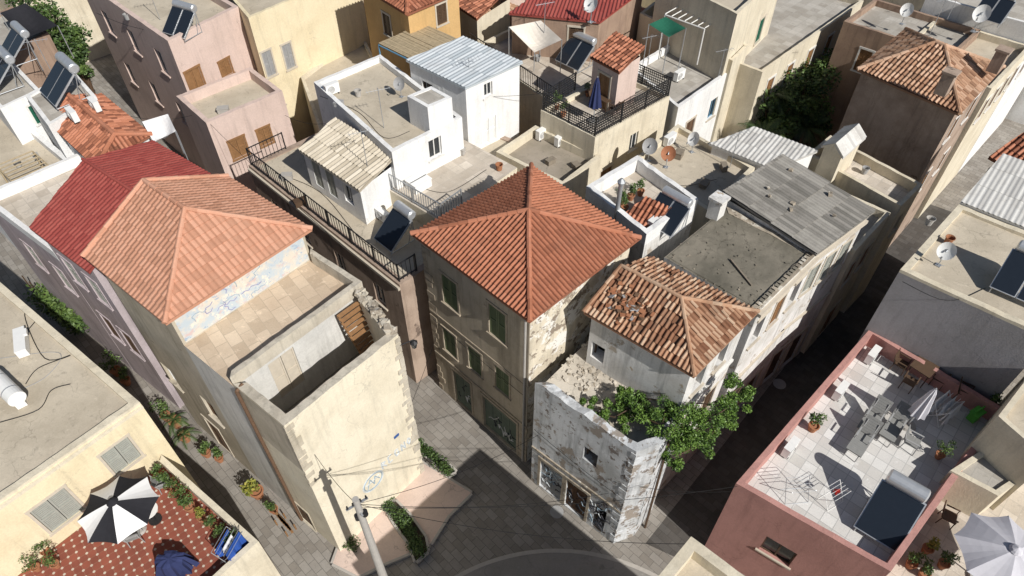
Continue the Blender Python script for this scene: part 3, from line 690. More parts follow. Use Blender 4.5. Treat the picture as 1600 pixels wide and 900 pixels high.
H_=house('house with orange clay roof beside the street',[q[0]+Vector((.3,0,0)),q[1],q[2],q[3]],8.0,'cream',flat=False)
roofobj(H_['root'],[q],[],'t_central',w=.22,l=.36)
a=Z(PT[1],0)+BD*.06;b=Z(PT[2],0)+BD*.06
HQ=house('cream terrace of the neighbouring house',[a,a+BD*7,b+BD*7,b],4.4,'cream','lighttile',par=.5,pw=.2,pedges=[0,1,2])
qq=[P(1485,735,5.6),P(1560,775,5.6),P(1640,720,5.6)];qq.append(qq[0]+qq[2]-qq[1])
H_=house('small whitewashed flat-roofed annex on terrace',qq,5.6,'cream','groof',z0=3.9,par=.1)
qq=[P(1560,650,7.4),P(1640,720,7.4),P(1720,600,7.4)];qq.append(qq[0]+qq[2]-qq[1])
H_=house('beige plastered house wall by roof terrace',qq,7.4,'cream','sroof',par=.2)
# ================= UPPER RIGHT HOUSE =================
w_,s,e_=P(1340,108,9.8),P(1500,178,9.8),P(1568,105,9.8);n=w_+e_-s
c1=Z((s+e_)/2+(w_-s).normalized()*2.4,11.0);c0=Z((w_+n)/2-(w_-s).normalized()*2.2,11.0)
ow=inset([w_,s,e_,n],.2)
HG=house('brown plastered house with weathered clay hip roof',ow,9.7,'brown',flat=False,ops=[(1,'sh',('f',.25,8.2),.7,1.3,'wood','wtrim'),(1,'sh',('f',.7,8.2),.7,1.3,'wood','wtrim'),(1,'sh',('f',.25,5),.7,1.3,'wood','wtrim'),(1,'sh',('f',.7,5),.7,1.3,'wood','wtrim')])
roofobj(HG['root'],[[w_,s,c1,c0],[s,e_,c1],[e_,n,c0,c1],[n,w_,c0]],[(s,c1),(e_,c1),(n,c0),(w_,c0),(c0,c1)],'t_old',cr=.1,w=.2,l=.34,amp=.055,jit=.012,tv=.8)
for u,v in((1478,130),(1560,95)):
    A=Acc();q=P(u,v,10.9);A.box(q,.5,.5,1.0,rz=.78);A.box(q+Vector((0,0,.55)),.62,.62,.1,rz=.78);A.build('chimney',HG['root'],['brown'])
p=R3((1262,240),(1408,322),(1442,288),7.2)
H_=house('low whitewashed terrace wall below brown house',p,7.2,'cream','lighttile',par=.5,ops=[(1,'gl',('f',.5,5.5),.7,1.1,'wtrim','trim')])
a=[P(1283,228,8.3),P(1318,246,8.3),P(1354,214,8.3)];a.append(a[0]+a[2]-a[1])
r_a=Z((a[0]+a[1])/2,8.75);r_b=Z((a[2]+a[3])/2,8.75)
H_=house('small cream porch with pitched white roof',inset(a,.12),8.25,'cream',z0=6.7,flat=False,cat='porch',name='porch',ops=[(0,'gl',('f',.5,7.6),.8,1.0,'wtrim',None)])
A=Acc();A.face([a[0],a[1],r_a]);A.face([a[2],a[3],r_b]);A.build('gable',H_['root'],['cream'])
roofobj(H_['root'],[[a[1],a[2],r_b,r_a],[a[3],a[0],r_a,r_b]],[],'t_white',w=.2,l=1.,amp=.012,step=.005,kind='sheet')
s5=Z(e_,0)+AD*.1
H_=house('cream terraced house with small windows along street',[s5-BD*5,s5,s5+AD*6,s5+AD*6-BD*5],8.6,'cream','sroof',ops=[(1,'sh',('f',f,7),.7,1.3,'wood','wtrim') for f in(.15,.4,.65,.9)])
s6=s5+AD*6.1
H_=house('whitewashed house further up the street',[s6-BD*6,s6,s6+AD*8,s6+AD*8-BD*6],9.6,'white','groof',ops=[(1,'sh',('f',f,7),.7,1.3,'wood','wtrim') for f in(.15,.4,.65,.9)])
s7=Z(w_,0)+AD*6.6
H_=house('rust plastered house with flat roof and chimneys',[s7-BD*3.5,s7+BD*2.4,s7+BD*2.4+AD*4,s7-BD*3.5+AD*4],8.8,'rust','groof',ops=[(0,'sh',('f',.3,7),.7,1.3,'wood','wtrim'),(0,'sh',('f',.7,7),.7,1.3,'wood','wtrim')])
# ================= T COMPLEX (behind) =================
w_,s=P(388,258,6.8),P(618,448,6.8);dd=(s-w_).normalized();s=s+Vector((.15,.1,0));nA=Vector((.72,.69,0))
T=[w_,s,s+nA*11.2,w_+nA*9]
HT=house('long brown flat-roofed building with iron roof railing',T,6.8,'brown','sroof',par=.06,pw=.3,ops=[(0,'gl',('f',f,4.9),.7,1.2,'wtrim','trim') for f in(.15,.35,.6,.85)],corn=[(0,6.5,.14,.1,'trim')])
rail(HT,[Z(w_,6.8)+nA*2.0+dd*.1,Z(w_,6.8)+nA*.12+dd*.1,Z(s,6.8)+nA*.12-dd*.15,Z(s,6.8)+nA*1.0-dd*.15],h=.95,gap=.2)
T2=[P(600,292,7.6),P(690,347,7.6),P(808,262,7.6)];T2.append(T2[0]+T2[2]-T2[1])
H_=house('pale tiled raised terrace with metal rail',T2,7.6,'cream','lighttile',z0=6.75,par=0)
rail(H_,[T2[0]+Vector((.1,0,0)),T2[1]+Vector((0,.12,0)),T2[1].lerp(T2[2],.25)+Vector((0,.12,0))],h=.9,gap=.15,mat='steel')
sh=R3((465,228),(560,292),(620,248),9.0)
H_=house('white rooftop shed with sandy corrugated roof',inset(sh,.12),8.7,'white',z0=6.75,flat=False,ops=[(0,'sh',('f',.2,7.9),.6,1.5,'greysh',None),(0,'sh',('f',.45,7.9),.6,1.5,'greysh',None),(0,'gl',('f',.75,7.9),.6,1.0,'wtrim',None)])
roofobj(H_['root'],[[sh[0]-Vector((0,0,.2)),sh[1]-Vector((0,0,.2)),sh[2]+Vector((0,0,.2)),sh[3]+Vector((0,0,.2))]],[],'t_sand',w=.22,l=.9,amp=.045,step=.03,kind='sheet')
h2=R3((490,128),(612,238),(722,183),9.6)
HH2=house('white house with sandy flat roof and stair hut',h2,9.6,'white','sroof',z0=6.7,par=.3,pw=.2,ops=[(1,'gl',('p',680,228),.7,1.0,'wtrim','wtrim')])
b=R3((636,150),(668,168),(706,152),10.7)
H_=house('small white stair hut with slab roof',b,10.7,'white','groof',z0=9.3,par=.03,cat='roof hut',name='roof_hut')
h1=R3((634,93),(727,137),(817,96),10.5)
HH1=house('tall white house with pale galvanised sheet roof',inset(h1,.1),10.4,'white',flat=False,ops=[(1,'gl',('p',763,140),.5,.7,'wtrim','wtrim'),(1,'sh',('p',764,204),.9,1.4,'wplastic',None),(0,'gl',('f',.3,9.2),.7,1.0,'dwood','wtrim')])
roofobj(HH1['root'],[h1],[],'t_metal',w=.22,l=1.4,amp=.014,step=.01,kind='sheet')
hb=R3((775,237),(880,289),(940,243),7.4)
HB=house('low house with brown screed roof and white parapet',hb,7.4,'cream','droof',par=.45,pw=.2,pm='cream')
h5=R3((845,172),(930,215),(1047,150),8.4)
H5=house('house with tiled roof terrace and black lattice railing',h5,8.4,'cream','lighttile',par=.25,pw=.15,ops=[(1,'dr',('f',.2,4.2),.8,1.9,'wood','trim'),(1,'gl',('f',.55,6.8),.6,1.0,'wtrim','trim')])
rail(H5,[Z(h5[0],8.4)+AD*2.5,Z(h5[0],8.4)+Vector((.1,0,0)),Z(h5[1],8.4)+Vector((0,.1,0)),Z(h5[2],8.4)-Vector((.1,0,0)),Z(h5[3],8.4)-Vector((0,.1,0))],h=1.0,gap=.12,lattice=True)
a=R3((922,88),(968,113),(1006,88),10.6)
H_=house('small pink stair tower with red tile roof',inset(a,.12),10.6,'pinkpale',z0=8.1,flat=False,cat='stair tower',ops=[(0,'dr',('f',.5,8.2),.7,1.8,'wood','trim')])
roofobj(H_['root'],[[a[0],a[1],a[2]+Vector((0,0,.5)),a[3]+Vector((0,0,.5))]],[],'t_central',w=.2,l=.34)
h6=R3((985,252),(1108,330),(1180,262),7.6)
H6=house('beige flat-roofed house with satellite dishes',h6,7.6,'cream','sroof',par=.3,pw=.2)
h8=R3((1108,224),(1208,264),(1278,238),7.9)
H_=house('shed with dull white corrugated sheet roof',inset(h8,.1),7.8,'white',flat=False)
roofobj(H_['root'],[[h8[0],h8[1],h8[2]+Vector((0,0,.1)),h8[3]+Vector((0,0,.1))]],[],'t_white',w=.2,l=1.0,amp=.014,step=.01,kind='sheet')
k1=R3((985,105),(1060,168),(1150,105),7.8)
HK1=house('white and pale blue house with air conditioners',k1,7.8,'white','groof',par=.4,ops=[(1,'dr',('f',.3,4.5),.8,1.8,'rustm','trim'),(1,'gl',('f',.7,6),.7,1.2,'blue','trim')])
k2=R3((1030,-40),(1152,22),(1228,-48),11.2)
HK2=house('tall cream house with green shutter',k2,11.2,'cream','sroof',ops=[(1,'sh',('p',1187,47),.7,1.4,'greenfab','trim'),(1,'sh',('f',.3,7),.7,1.4,'greenfab','trim')])
k25=R3((1000,20),(1145,95),(1170,70),8.6)
H_=house('cream house with white pergola terrace',k25,8.6,'cream','lighttile',par=.6)
k3=P(1190,118,7.6);k3=[k3-BD*5,k3,k3+AD*12,k3+AD*12-BD*5]
H_=house('yellowish terraced house with shuttered windows',k3,7.8,'cream','groof',ops=[(1,'sh',('f',f,6.2),.7,1.3,'wood','wtrim') for f in(.12,.3,.5,.7,.9)]+[(1,'gl',('f',f,3),.8,1.5,'wood','wtrim') for f in(.2,.4,.6,.8)])
l0=R3((735,75),(868,165),(1000,85),7.8)
H_=house('low house with shaded courtyard terrace',l0,7.8,'cream','lighttile',par=.4)
rail(H_,[Z(l0[0],7.8),Z(l0[1],7.8)+Vector((0,.1,0))],h=.9,gap=.14)
l1=[P(795,20,9.8),P(938,34,9.8),P(1010,-20,9.8),P(880,-40,9.8)]
H_=house('rust plastered house with dark red sheet roof',inset(l1,.1),9.7,'rust',flat=False,ops=[(0,'sh',('f',.75,8.7),.8,1.2,'dwood','trim')])
roofobj(H_['root'],[l1],[],'t_red',w=.2,l=1.2,amp=.03,step=.01,kind='sheet')
o1=R3((558,-25),(636,22),(722,-15),10.8)
HO=house('ochre plastered house with clay tile roof',inset(o1,.15),10.8,'orange',flat=False,ops=[(1,'sh',('p',690,22),.7,1.1,'dwood','trim'),(0,'sh',('f',.5,9.3),.7,1.2,'dwood','trim')])
W,S,E,N=o1;c0=Z((W+S+E+N)/4,11.8);roofobj(HO['root'],[[W,S,c0],[S,E,c0],[E,N,c0],[N,W,c0]],[(S,c0),(E,c0)],'t_central',w=.22,l=.36)
o2=R3((700,0),(745,30),(800,-5),8.8)
H_=house('house with orange clay roof',inset(o2,.1),8.7,'cream',flat=False);roofobj(H_['root'],[[o2[0],o2[1],o2[2]+Vector((0,0,.7)),o2[3]+Vector((0,0,.7))]],[],'t_central',w=.22,l=.36)
y1=R3((330,-40),(388,28),(560,-45),9.8)
HY=house('pale yellow house with grey shuttered windows',y1,9.8,'yellow','sroof',ops=[(1,'sh',('p',419,100),.6,1.5,'gplastic','trim'),(1,'sh',('p',451,88),.6,1.5,'gplastic','trim'),(1,'gl',('p',437,155),.5,.9,'wtrim','trim')])
y2=R3((470,120),(500,205),(600,120),5.5)
H_=house('low building with straw-covered yard and iron railing',y2,5.5,'cream','sroof',par=.2)
# ================= PINK UPPER LEFT =================
k=R3((120,-35),(262,64),(372,10),9.8)
HK=house('pale pink house with flat roof and wooden doors',k,9.8,'pinkpale','sroof',par=.45,pw=.25,ops=[(1,'dr',('p',309,135),.9,2.0,'wood','wood'),(1,'sh',('p',353,106),.7,.9,'wood','wood')]+[(0,'gl',('f',f,z),.8,1.4,'wtrim','pinkpale') for f in(.2,.5,.8) for z in(7.8,4.5)])
k_=[P(275,150,7.4),P(322,192,7.4),P(441,142,7.4)];k_.append(k_[0]+k_[2]-k_[1])
H_=house('pale pink lower wing with terrace and shutters',k_,7.4,'pinkpale','sroof',par=.55,pw=.25,ops=[(1,'sh',('p',373,231),.85,1.1,'wood','wood'),(1,'sh',('p',414,213),.7,1.0,'wood','wood')])
# ================= LEFT TOP CLUSTER =================
m=R3((75,192),(150,262),(236,210),8.5)
HM=house('white house with orange clay roof and solar heaters',inset(m,.15),8.4,'white',flat=False,ops=[(0,'gl',('f',.5,6.5),.7,1.2,'dwood','wtrim')])
W,S,E,N=m;c1=Z((S+E)/2+(W-S).normalized()*.3,9.2);c0=Z((W+N)/2,9.2)
roofobj(HM['root'],[[W,S,c1,c0],[S,E,c1],[E,N,c0,c1]],[(S,c1),(E,c1),(c0,c1)],'t_central',w=.2,l=.34)
m2=[P(40,150,9.0),P(75,196,9.0),P(150,150,9.0)];m2.append(m2[0]+m2[2]-m2[1])
H_=house('white rooftop hut with slab roof',m2,9.0,'white','groof',par=.1)
n1=[P(-120,200,6.8),P(15,330,6.8),P(125,262,6.8)];n1.append(n1[0]+n1[2]-n1[1])
HN=house('whitewashed house with dusty roof terrace',n1,6.9,'white','sroof',par=.4,pw=.25)
n2=[P(-60,100,8.6),P(0,170,8.6),P(62,140,8.6)];n2.append(n2[0]+n2[2]-n2[1])
H_=house('white cubic house with flat roof',n2,8.6,'white','groof',par=.25,ops=[(1,'sh',('f',.7,7.6),.6,1.0,'greenfab','wtrim')])
n3=[P(-60,45,9.0),P(-5,90,9.0),P(75,50,9.0)];n3.append(n3[0]+n3[2]-n3[1])
H_=house('old house with red tile patch and awning',n3,9.0,'rust','groof',par=.2)
bw=Z(Hb['poly'][0],0);bb=(Hb['poly'][0]-Hb['poly'][1]).normalized()
b0_=[bw+bb*6,bw+bb*.05,bw+bb*.05+AD*5,bw+bb*6+AD*5]
H_=house('lilac plastered house with white roof terrace',b0_,7.9,'lilac','lighttile',par=.5,pw=.2,pm='white',ops=[(0,'sh',('f',.8,5.6),.8,1.4,'greysh','lilac'),(0,'sh',('f',.4,5.6),.8,1.4,'greysh','lilac')])
# ================= LOWER LEFT BUILDING =================
E_=Z(P(218,628,7.5),0);N_=Z(P(25,462,7.5),0);dN=(N_-E_).normalized();dI=Vector((.64,.77,0))
I=[E_+dN*14-dI*9,E_-dI*9,E_,E_+dN*14]
HI=house('cream house with sandy flat roof and grey shutters',I,7.5,'yellow','sroof',par=.12,pw=.25,pm='cream',ops=[(1,'sh',('p',90,797),1.1,1.5,'greysh','trim'),(1,'sh',('p',190,712),.95,1.3,'greysh','trim')],corn=[(1,7.2,.14,.07,'cream')])
ti=[E_-dI*9+Vector((.05,0,0)),E_-dI*9-dN*5.4,E_-dN*5.4-dI*.4,E_-dI*.4-dN*.03]
HJ=house('roof terrace with dotted terracotta tiles and planters',ti,4.6,'cream','dots',par=.5,pw=.2,pedges=[0,1,2])
# ================= background fill =================
rg=random.Random(99)
mats=['cream','white','yellow','pinkpale','rust','tan','brown']
for i in range(26):
    x=-48+ (i%13)*8+rg.uniform(-1,1);y=43+(i//13)*9+rg.uniform(-1,1)
    L,W_=rg.uniform(5,7),rg.uniform(5,7);z=rg.uniform(6,8.6);wl=rg.choice(mats);ht=rg.random()<.45
    if 14<x<22 and y<48:continue
    if x<-20 and y<49:continue
    c=Vector((x,y,0))
    p=[c,c+BD*L,c+BD*L+AD*W_,c+AD*W_]
    if ht:
        H_=house('distant %s walled house with clay roof'%{'cream':'cream','white':'white','yellow':'yellow','pinkpale':'pink','rust':'rust','tan':'tan','brown':'brown'}[wl],inset(p,.1),z,wl,flat=False)
        q=[Z(k,z) for k in p];c0=Z(sum(p,Vector())/4,z+1.4);roofobj(H_['root'],[[q[0],q[1],c0],[q[1],q[2],c0],[q[2],q[3],c0],[q[3],q[0],c0]],[(q[1],c0),(q[0],c0),(q[2],c0)],rg.choice(['t_central','t_old','t_left']),w=.3,l=.45,seg=4)
    else:
        house('distant flat-roofed house with pale walls',p,z,wl,rg.choice(['sroof','groof']),ops=[(1,'sh',('f',.3,z-1.8),.7,1.3,'wood','trim'),(1,'sh',('f',.7,z-1.8),.7,1.3,'wood','trim')])
# ================= PROPS =================
PROTO={}
def proto(name,parts):
    def mk(p):return (p[0],p[1].mesh(p[0],p[2],Vector((0,0,0)),p[3]),[mk(x) for x in (p[4] if len(p)>4 else [])])
    PROTO[name]=[mk(p) for p in parts]
def place(name,loc,rz,label,cat,group=None,scale=1,oname=None):
    r=root(oname or name,loc,label,cat,group,rz,scale)
    def add(par,parts):
        for nm,me,sub in parts:
            o=bpy.data.objects.new(nm,me);COL.objects.link(o);o.parent=par;add(o,sub)
    add(r,PROTO[name]);return r
def heaterproto(nm,xs,wid):
    a=Acc();b=Acc();c=Acc();d=Acc();X=max(xs)+wid/2-.1
    for x in(-X,X):
        a.cyl((x,-.85,0),(x,-.85,.25),.025,m=0);a.cyl((x,.55,0),(x,.55,1.35),.025);a.cyl((x,-.85,.05),(x,.55,.05),.025);a.cyl((x,-.85,.2),(x,.5,1.3),.025);a.cyl((x,.2,0.05),(x,.55,1.3),.02)
    a.cyl((-X,.55,1.2),(X,.55,1.2),.025)
    for x in xs:
        b.box((x,-.2,.78),wid,1.75,.08,rx=math.atan2(1.1,1.35));c.box((x,-.235,.815),wid-.08,1.66,.03,rx=math.atan2(1.1,1.35))
    T_=X*.95
    d.cyl((-T_,.6,1.5),(T_,.6,1.5),.24,n=20);d.cyl((-T_-.05,.6,1.5),(-T_,.6,1.5),.18,.24,n=20);d.cyl((T_,.6,1.5),(T_+.05,.6,1.5),.24,.18,n=20)
    proto(nm,[('stand',a,['steel'],False),('collector_panel',b,['alu'],False,[('glass',c,['pv'],False)]),('water_tank',d,['alu'],False)])
heaterproto('heater2',(-.48,.48),.93);heaterproto('heater1',(0,),1.35)
a=Acc();b=Acc();c=Acc()
a.box((0,0,.36),.82,.3,.56);a.box((0,0,.655),.84,.32,.03);b.cyl((-.12,-.152,.36),(-.12,-.165,.36),.22,n=20)
for i in range(5):
    r=.05+.045*i;b.path([(-.12+r*cos(t/16*6.283),-.172,.36+r*sin(t/16*6.283)) for t in range(17)],.006,4,1)
for x in(-.3,.3):c.box((x,0,.04),.06,.34,.08)
proto('air_conditioner',[('casing',a,['wplastic'],False),('fan_grille',b,['gplastic','wplastic'],False),('foot',c,['iron'],False)])
def dishproto(nm,mt):
    a=Acc();b=Acc();c=Acc();Mx=Matrix.Rotation(radians(62),3,'X')
    R_=.42
    for i in range(5):
        for j in range(20):
            def q(r,t_):
                v=Vector((r*cos(t_),r*sin(t_)*1.08,-(.12-r*r*.68)));return Mx@v+Vector((0,-.08,1.05))
            r0,r1=R_*i/5,R_*(i+1)/5;t0,t1=j/20*2*pi,(j+1)/20*2*pi
            a.face([q(r0,t0),q(r1,t0),q(r1,t1),q(r0,t1)] if i else [q(r0,t0),q(r1,t0),q(r1,t1)])
    b.cyl((0,-.05,.68),(0,-.62,.88),.015);b.cyl((0,-.6,.86),(0,-.56,1.0),.04)
    c.cyl((0,0.03,0),(0,0.03,1.1),.025);c.box((0,.03,.02),.25,.25,.04);c.cyl((0,.03,0.02),(.25,.2,.02),.015);c.cyl((0,0,1.05),(0,-.1,.98),.04)
    proto(nm,[('dish',a,[mt],False),('feed_arm',b,['gplastic'],False),('mast',c,['steel'],False)])
dishproto('dish_white','wplastic');dishproto('dish_dark','gplastic');dishproto('dish_rust','orangem')
def chairproto(nm,mt,ml,lounge=False):
    a=Acc();b=Acc()
    yl=-.8 if lounge else -.22
    k=int((.2-yl)/.09)+1
    for i in range(k):a.box((0,yl+.04+.09*i,.42),.56 if lounge else .44,.088,.05 if lounge else .03)
    for i in range(7 if lounge else 5):b.box((0,.24+(.06 if lounge else .02)*i,.5+.075*i),.56 if lounge else .42,.05 if lounge else .03,.09,rx=-.6 if lounge else -.15)
    parts=[('seat',a,[mt],False),('backrest',b,[mt],False)]
    for x in(-.2,.2):
        for y0,y1,z in((yl,yl+.02,.42),(.24,.2,.42)):
            l=Acc();l.cyl((x,y0,0),(x,y1,z),.018)
            if y0>0:l.cyl((x,y1,z),(x,.34 if not lounge else .5,.9),.018)
            parts.append(('leg',l,[ml],False))
        l=Acc();l.box((x*1.15,0,.64),.05,.45,.025);l.cyl((x*1.15,-.2,.42),(x*1.15,-.2,.63),.015);parts.append(('armrest',l,[ml],False))
    proto(nm,parts)
chairproto('chair_grey','gfab','gplastic');chairproto('lounger','gfab','gplastic',True);chairproto('chair_wood','dwood','dwood')
def tableproto(nm,mt,x,y):
    a=Acc();a.box((0,0,.73),x,y,.035);parts=[('table_top',a,[mt],False)]
    for i in(-1,1):
        for j in(-1,1):
            l=Acc();l.cyl((i*x*.42,j*y*.42,0),(i*x*.42,j*y*.42,.72),.022);parts.append(('leg',l,[mt],False))
    proto(nm,parts)
tableproto('table_wood','dwood',.8,.8)
a=Acc();a.cyl((0,0,.7),(0,0,.73),.33,n=20);b=Acc();b.cyl((0,0,0),(0,0,.7),.03);b.cyl((0,0,0),(0,0,.04),.22,n=16)
proto('table_round',[('table_top',a,['wplastic'],False),('leg',b,['iron'],False)])
def parasol(nm,m1,m2,R_=1.35,n=8,hh=2.3):
    a=Acc();b=Acc();c=Acc()
    for i in range(n):
        t0,t1=2*pi*i/n,2*pi*(i+1)/n
        K=5
        for k in range(K):
            f0,f1=k/K,(k+1)/K
            for h_ in range(4):
                g0,g1=h_/4,(h_+1)/4
                def q(f,g):
                    p0=Vector((cos(t0),sin(t0),0));p1=Vector((cos(t1),sin(t1),0));p=p0.lerp(p1,g)*R_*f*(1-.06*f*sin(pi*g))
                    return p+Vector((0,0,hh-.55*f**1.25-.04*f*sin(pi*g)))
                pts=[q(f0,g0),q(f1,g0),q(f1,g1),q(f0,g1)] if k else [q(0,0),q(f1,g0),q(f1,g1)]
                a.face(pts,i%2)
        e0=Vector((cos(t0),sin(t0),0))*R_+Vector((0,0,hh-.55))
        b.cyl((0,0,hh-.05),tuple(e0),.012,n=4)
    a.lathe([(.0,hh+.14),(.14,hh+.06),(.2,hh-.02)],(0,0,0),12,1)
    b.cyl((0,0,0),(0,0,hh+.1),.028);c.cyl((0,0,0),(0,0,.1),.3,.26,n=16)
    proto(nm,[('canopy',a,[m1,m2],False),('pole',b,['alu'],False),('base',c,['conc'],False)])
parasol('parasol_striped','wfab','bfab');parasol('parasol_grey','gpar','gpar',1.5,8,2.4)
def closedpar(nm,mt):
    a=Acc();b=Acc();c=Acc();N_=16
    prof=[(.03,2.35),(.09,2.1),(.15,1.6),(.2,1.2),(.24,.85)]
    for (r0,z0),(r1,z1) in zip(prof[:-1],prof[1:]):
        for i in range(N_):
            k0=1+.4*(i%2);k1=1+.4*((i+1)%2);t0,t1=2*pi*i/N_,2*pi*(i+1)/N_
            a.face([(r0*k0*cos(t0),r0*k0*sin(t0),z0),(r1*k0*cos(t0),r1*k0*sin(t0),z1),(r1*k1*cos(t1),r1*k1*sin(t1),z1),(r0*k1*cos(t1),r0*k1*sin(t1),z0)])
    b.cyl((0,0,0),(0,0,2.4),.025);c.cyl((0,0,0),(0,0,.09),.3,.26,n=16)
    proto(nm,[('canopy',a,[mt],False),('pole',b,['alu'],False),('base',c,['conc'],False)])
closedpar('parasol_closed_grey','gpar');closedpar('parasol_closed_navy','navy')
def plantproto(nm,seed,leafm,sp,hh):
    rg=random.Random(seed);a=Acc();a.lathe([(0,.02),(.13,0),(.19,.3),(.21,.3),(.21,.34),(.17,.34),(.15,.28),(0,.28)],(0,0,0),14)
    b=Acc();b.cyl((0,0,.28),(.02,.01,.3+hh*.5),.02,.01,6,1)
    for k in range(5):b.blob((rg.uniform(-sp,sp)*.5,rg.uniform(-sp,sp)*.5,.35+hh*rg.uniform(.3,1)),sp*.5,sp*.5,hh*.3,60,.05,rg)
    proto(nm,[('pot',a,['terra'],False),('foliage',b,[leafm,'dwood'],False)])
plantproto('plant_a',1,'leaf',.35,.5);plantproto('plant_b',2,'flower',.3,.4);plantproto('plant_c',3,'leaf',.42,.8)
def palmfronds(acc,c,n,L,rg,droop=1.0,w=.5,m=0):
    for i in range(n):
        t0=2*pi*i/n+rg.uniform(-.25,.25);el=rg.uniform(.1,1.2);LL=L*rg.uniform(.7,1.05)
        p=Vector(c);d=Vector((cos(t0)*cos(el),sin(t0)*cos(el),sin(el)));K=9;tt=rg.random()
        side=Vector((-sin(t0),cos(t0),0))
        for k in range(K):
            q=p+d*(LL/K);d=(d+Vector((0,0,-.16*droop))).normalized()
            wd=w*sin(pi*(k+.6)/(K+.8))
            for s_ in(-1,1):
                for h_ in(0,.33,.66):
                    a0=p.lerp(q,h_);acc.face([a0,a0+d*.05*LL/2,a0+side*s_*wd+d*LL*.09-Vector((0,0,wd*.35)),a0+side*s_*wd*.95+d*LL*.08-Vector((0,0,wd*.38))],m,max(0,min(1,tt+rg.uniform(-.2,.2))))
            acc.cyl(p,q,.012,.01,4,m,False,.2);p=q
a=Acc();b=Acc();a.lathe([(0,.02),(.15,0),(.22,.34),(.24,.34),(.24,.38),(.18,.38),(.16,.3),(0,.3)],(0,0,0),14);palmfronds(b,(0,0,.4),11,.75,random.Random(4),1.3,.12)
proto('plant_palm',[('pot',a,['terra'],False),('foliage',b,['leaf'],False)])
def tree(loc,h,r,label,seed,n=2600,lm='leaf',leaf=.12):
    rg=random.Random(seed);rt=root('tree',loc,label,'tree');L=Vector(loc);a=Acc();b=Acc()
    topk=L+Vector((rg.uniform(-.3,.3),rg.uniform(-.3,.3),h*.55));a.cyl(L,topk,.16,.1,8)
    K=12
    for i in range(K):
        t_=2*pi*i/K+rg.uniform(-.3,.3);q=topk+Vector((cos(t_)*r*rg.uniform(.2,.75),sin(t_)*r*rg.uniform(.2,.75),h*rg.uniform(.05,.42)))
        a.cyl(topk-Vector((0,0,rg.uniform(0,.5))),q,.06,.02,6);b.blob(q,r*rg.uniform(.3,.5),r*rg.uniform(.3,.5),r*rg.uniform(.25,.4),n//K,leaf,rg,rg.uniform(.2,.6))
    a.build('trunk',rt,['dwood']);b.build('crown',rt,[lm])
def palm(loc,h,label,seed,L_=2.2):
    rg=random.Random(seed);rt=root('palm_tree',loc,label,'palm tree','garden palms');a=Acc();p=Vector(loc)
    for i in range(10):
        q=p+Vector((.03,.02,h/10));a.cyl(p,q,.17-.006*i,.15-.006*i,9);p=q
    a.build('trunk',rt,['dwood']);b=Acc();palmfronds(b,p,26,L_,rg,1.1,.3);b.build('crown',rt,['palmleaf'])
RZ=radians(-45)
def heater(u,v,z,label='solar water heater with dark collector on flat roof',s=1,dr=0,k='heater2'):place(k,P(u,v,z),RZ+dr,label,'solar heater','rooftop solar water heaters',s,'solar_water_heater')
heater(1378,815,4.75,'large solar heater with silver tank on white tiled terrace',1.05,.1,'heater1')
heater(1040,350,8.8,'solar heater with silver tank by white parapet',.75)
heater(622,375,6.76,'solar heater on shaded brown roof',.9,0,'heater1');heater(290,52,9.4,'solar heater on pink house roof',.85,.3)
heater(108,150,9.05,'solar heater beside air conditioners on white hut',1.0);heater(12,132,8.4,'solar heater on white cubic house',.95)
heater(1590,452,8.8,'solar heater on cream roof of grey building',.9,.1);heater(900,100,7.5,'solar heater on low courtyard house',.9)
heater(1545,30,9.4,'solar heater on distant whitewashed roof',.8)
heater(35,90,8.8,'solar heater on old house roof',.9)
def ac(u,v,z,dr=0,label='white air conditioner unit on a roof'):place('air_conditioner',P(u,v,z),RZ+dr,label,'air conditioner','air conditioner units',.85)
for u,v,z,dr in((118,188,9.0,0),(152,172,9.0,0),(520,147,9.3,1.5),(847,216,6.95,1.57),(876,226,6.95,1.57),(1045,226,7.3,1.57),(1060,125,7.4,1.57),(1107,98,7.4,1.57),(1022,357,8.8,1.57),(690,148,9.3,0),(575,330,6.77,0),(600,345,6.77,0)):ac(u,v,z,dr)
for u,v in((1353,562),(1303,618),(1225,706)):ac(u+6,v,4.76,1.57,'white air conditioner against pink parapet')
def dish(u,v,z,k='dish_white',label='white satellite dish on a roof mast',dr=0,s=.8):place(k,P(u,v,z),RZ+dr,label,'satellite dish','rooftop satellite dishes',s,oname='satellite_dish')
dish(1465,415,8.77,label='pale satellite dish on cream roof of grey building',s=.75);dish(1012,252,7.3,'dish_dark','dark grey satellite dish on beige roof',.3,.85);dish(1040,262,7.3,'dish_rust','rusty orange satellite dish on beige roof',.5,.8);dish(1080,238,7.3,dr=-.2,s=.75)
dish(922,35,9.8,s=1.0);dish(903,62,8.0,s=.8);dish(627,152,9.3,'dish_dark','dark satellite dish on sandy roof',.4,.7);dish(1408,38,9.0,s=.8);dish(1520,50,9.2,s=1.);dish(10,112,8.9,s=.9)
zt=4.755
for (u,v,r) in((1342,694,-.75),(1358,662,-.75),(1392,672,-.75)):place('lounger',P(u,v,zt),r,'grey cushioned reclining lounger on white tiles','lounger','grey garden loungers',oname='lounger')
for (u,v,r) in((1418,700,.9),):place('chair_grey',P(u,v,zt),r,'grey fabric garden chair on white terrace','chair','grey garden chairs',1.05,oname='chair')
place('table_wood',P(1432,590,zt),.7,'dark wooden dining table on white tiles','table',oname='table')
for (u,v,r) in((1402,578,.8),(1415,605,2.4),(1500,622,1.0),(1448,572,-.7),(1462,600,-.7)):place('chair_wood',P(u,v,zt),r,'dark brown wooden folding chair','chair','brown wooden chairs',oname='chair')
place('parasol_closed_grey',P(1418,665,zt),0,'folded pale grey parasol in concrete base','parasol',oname='parasol')
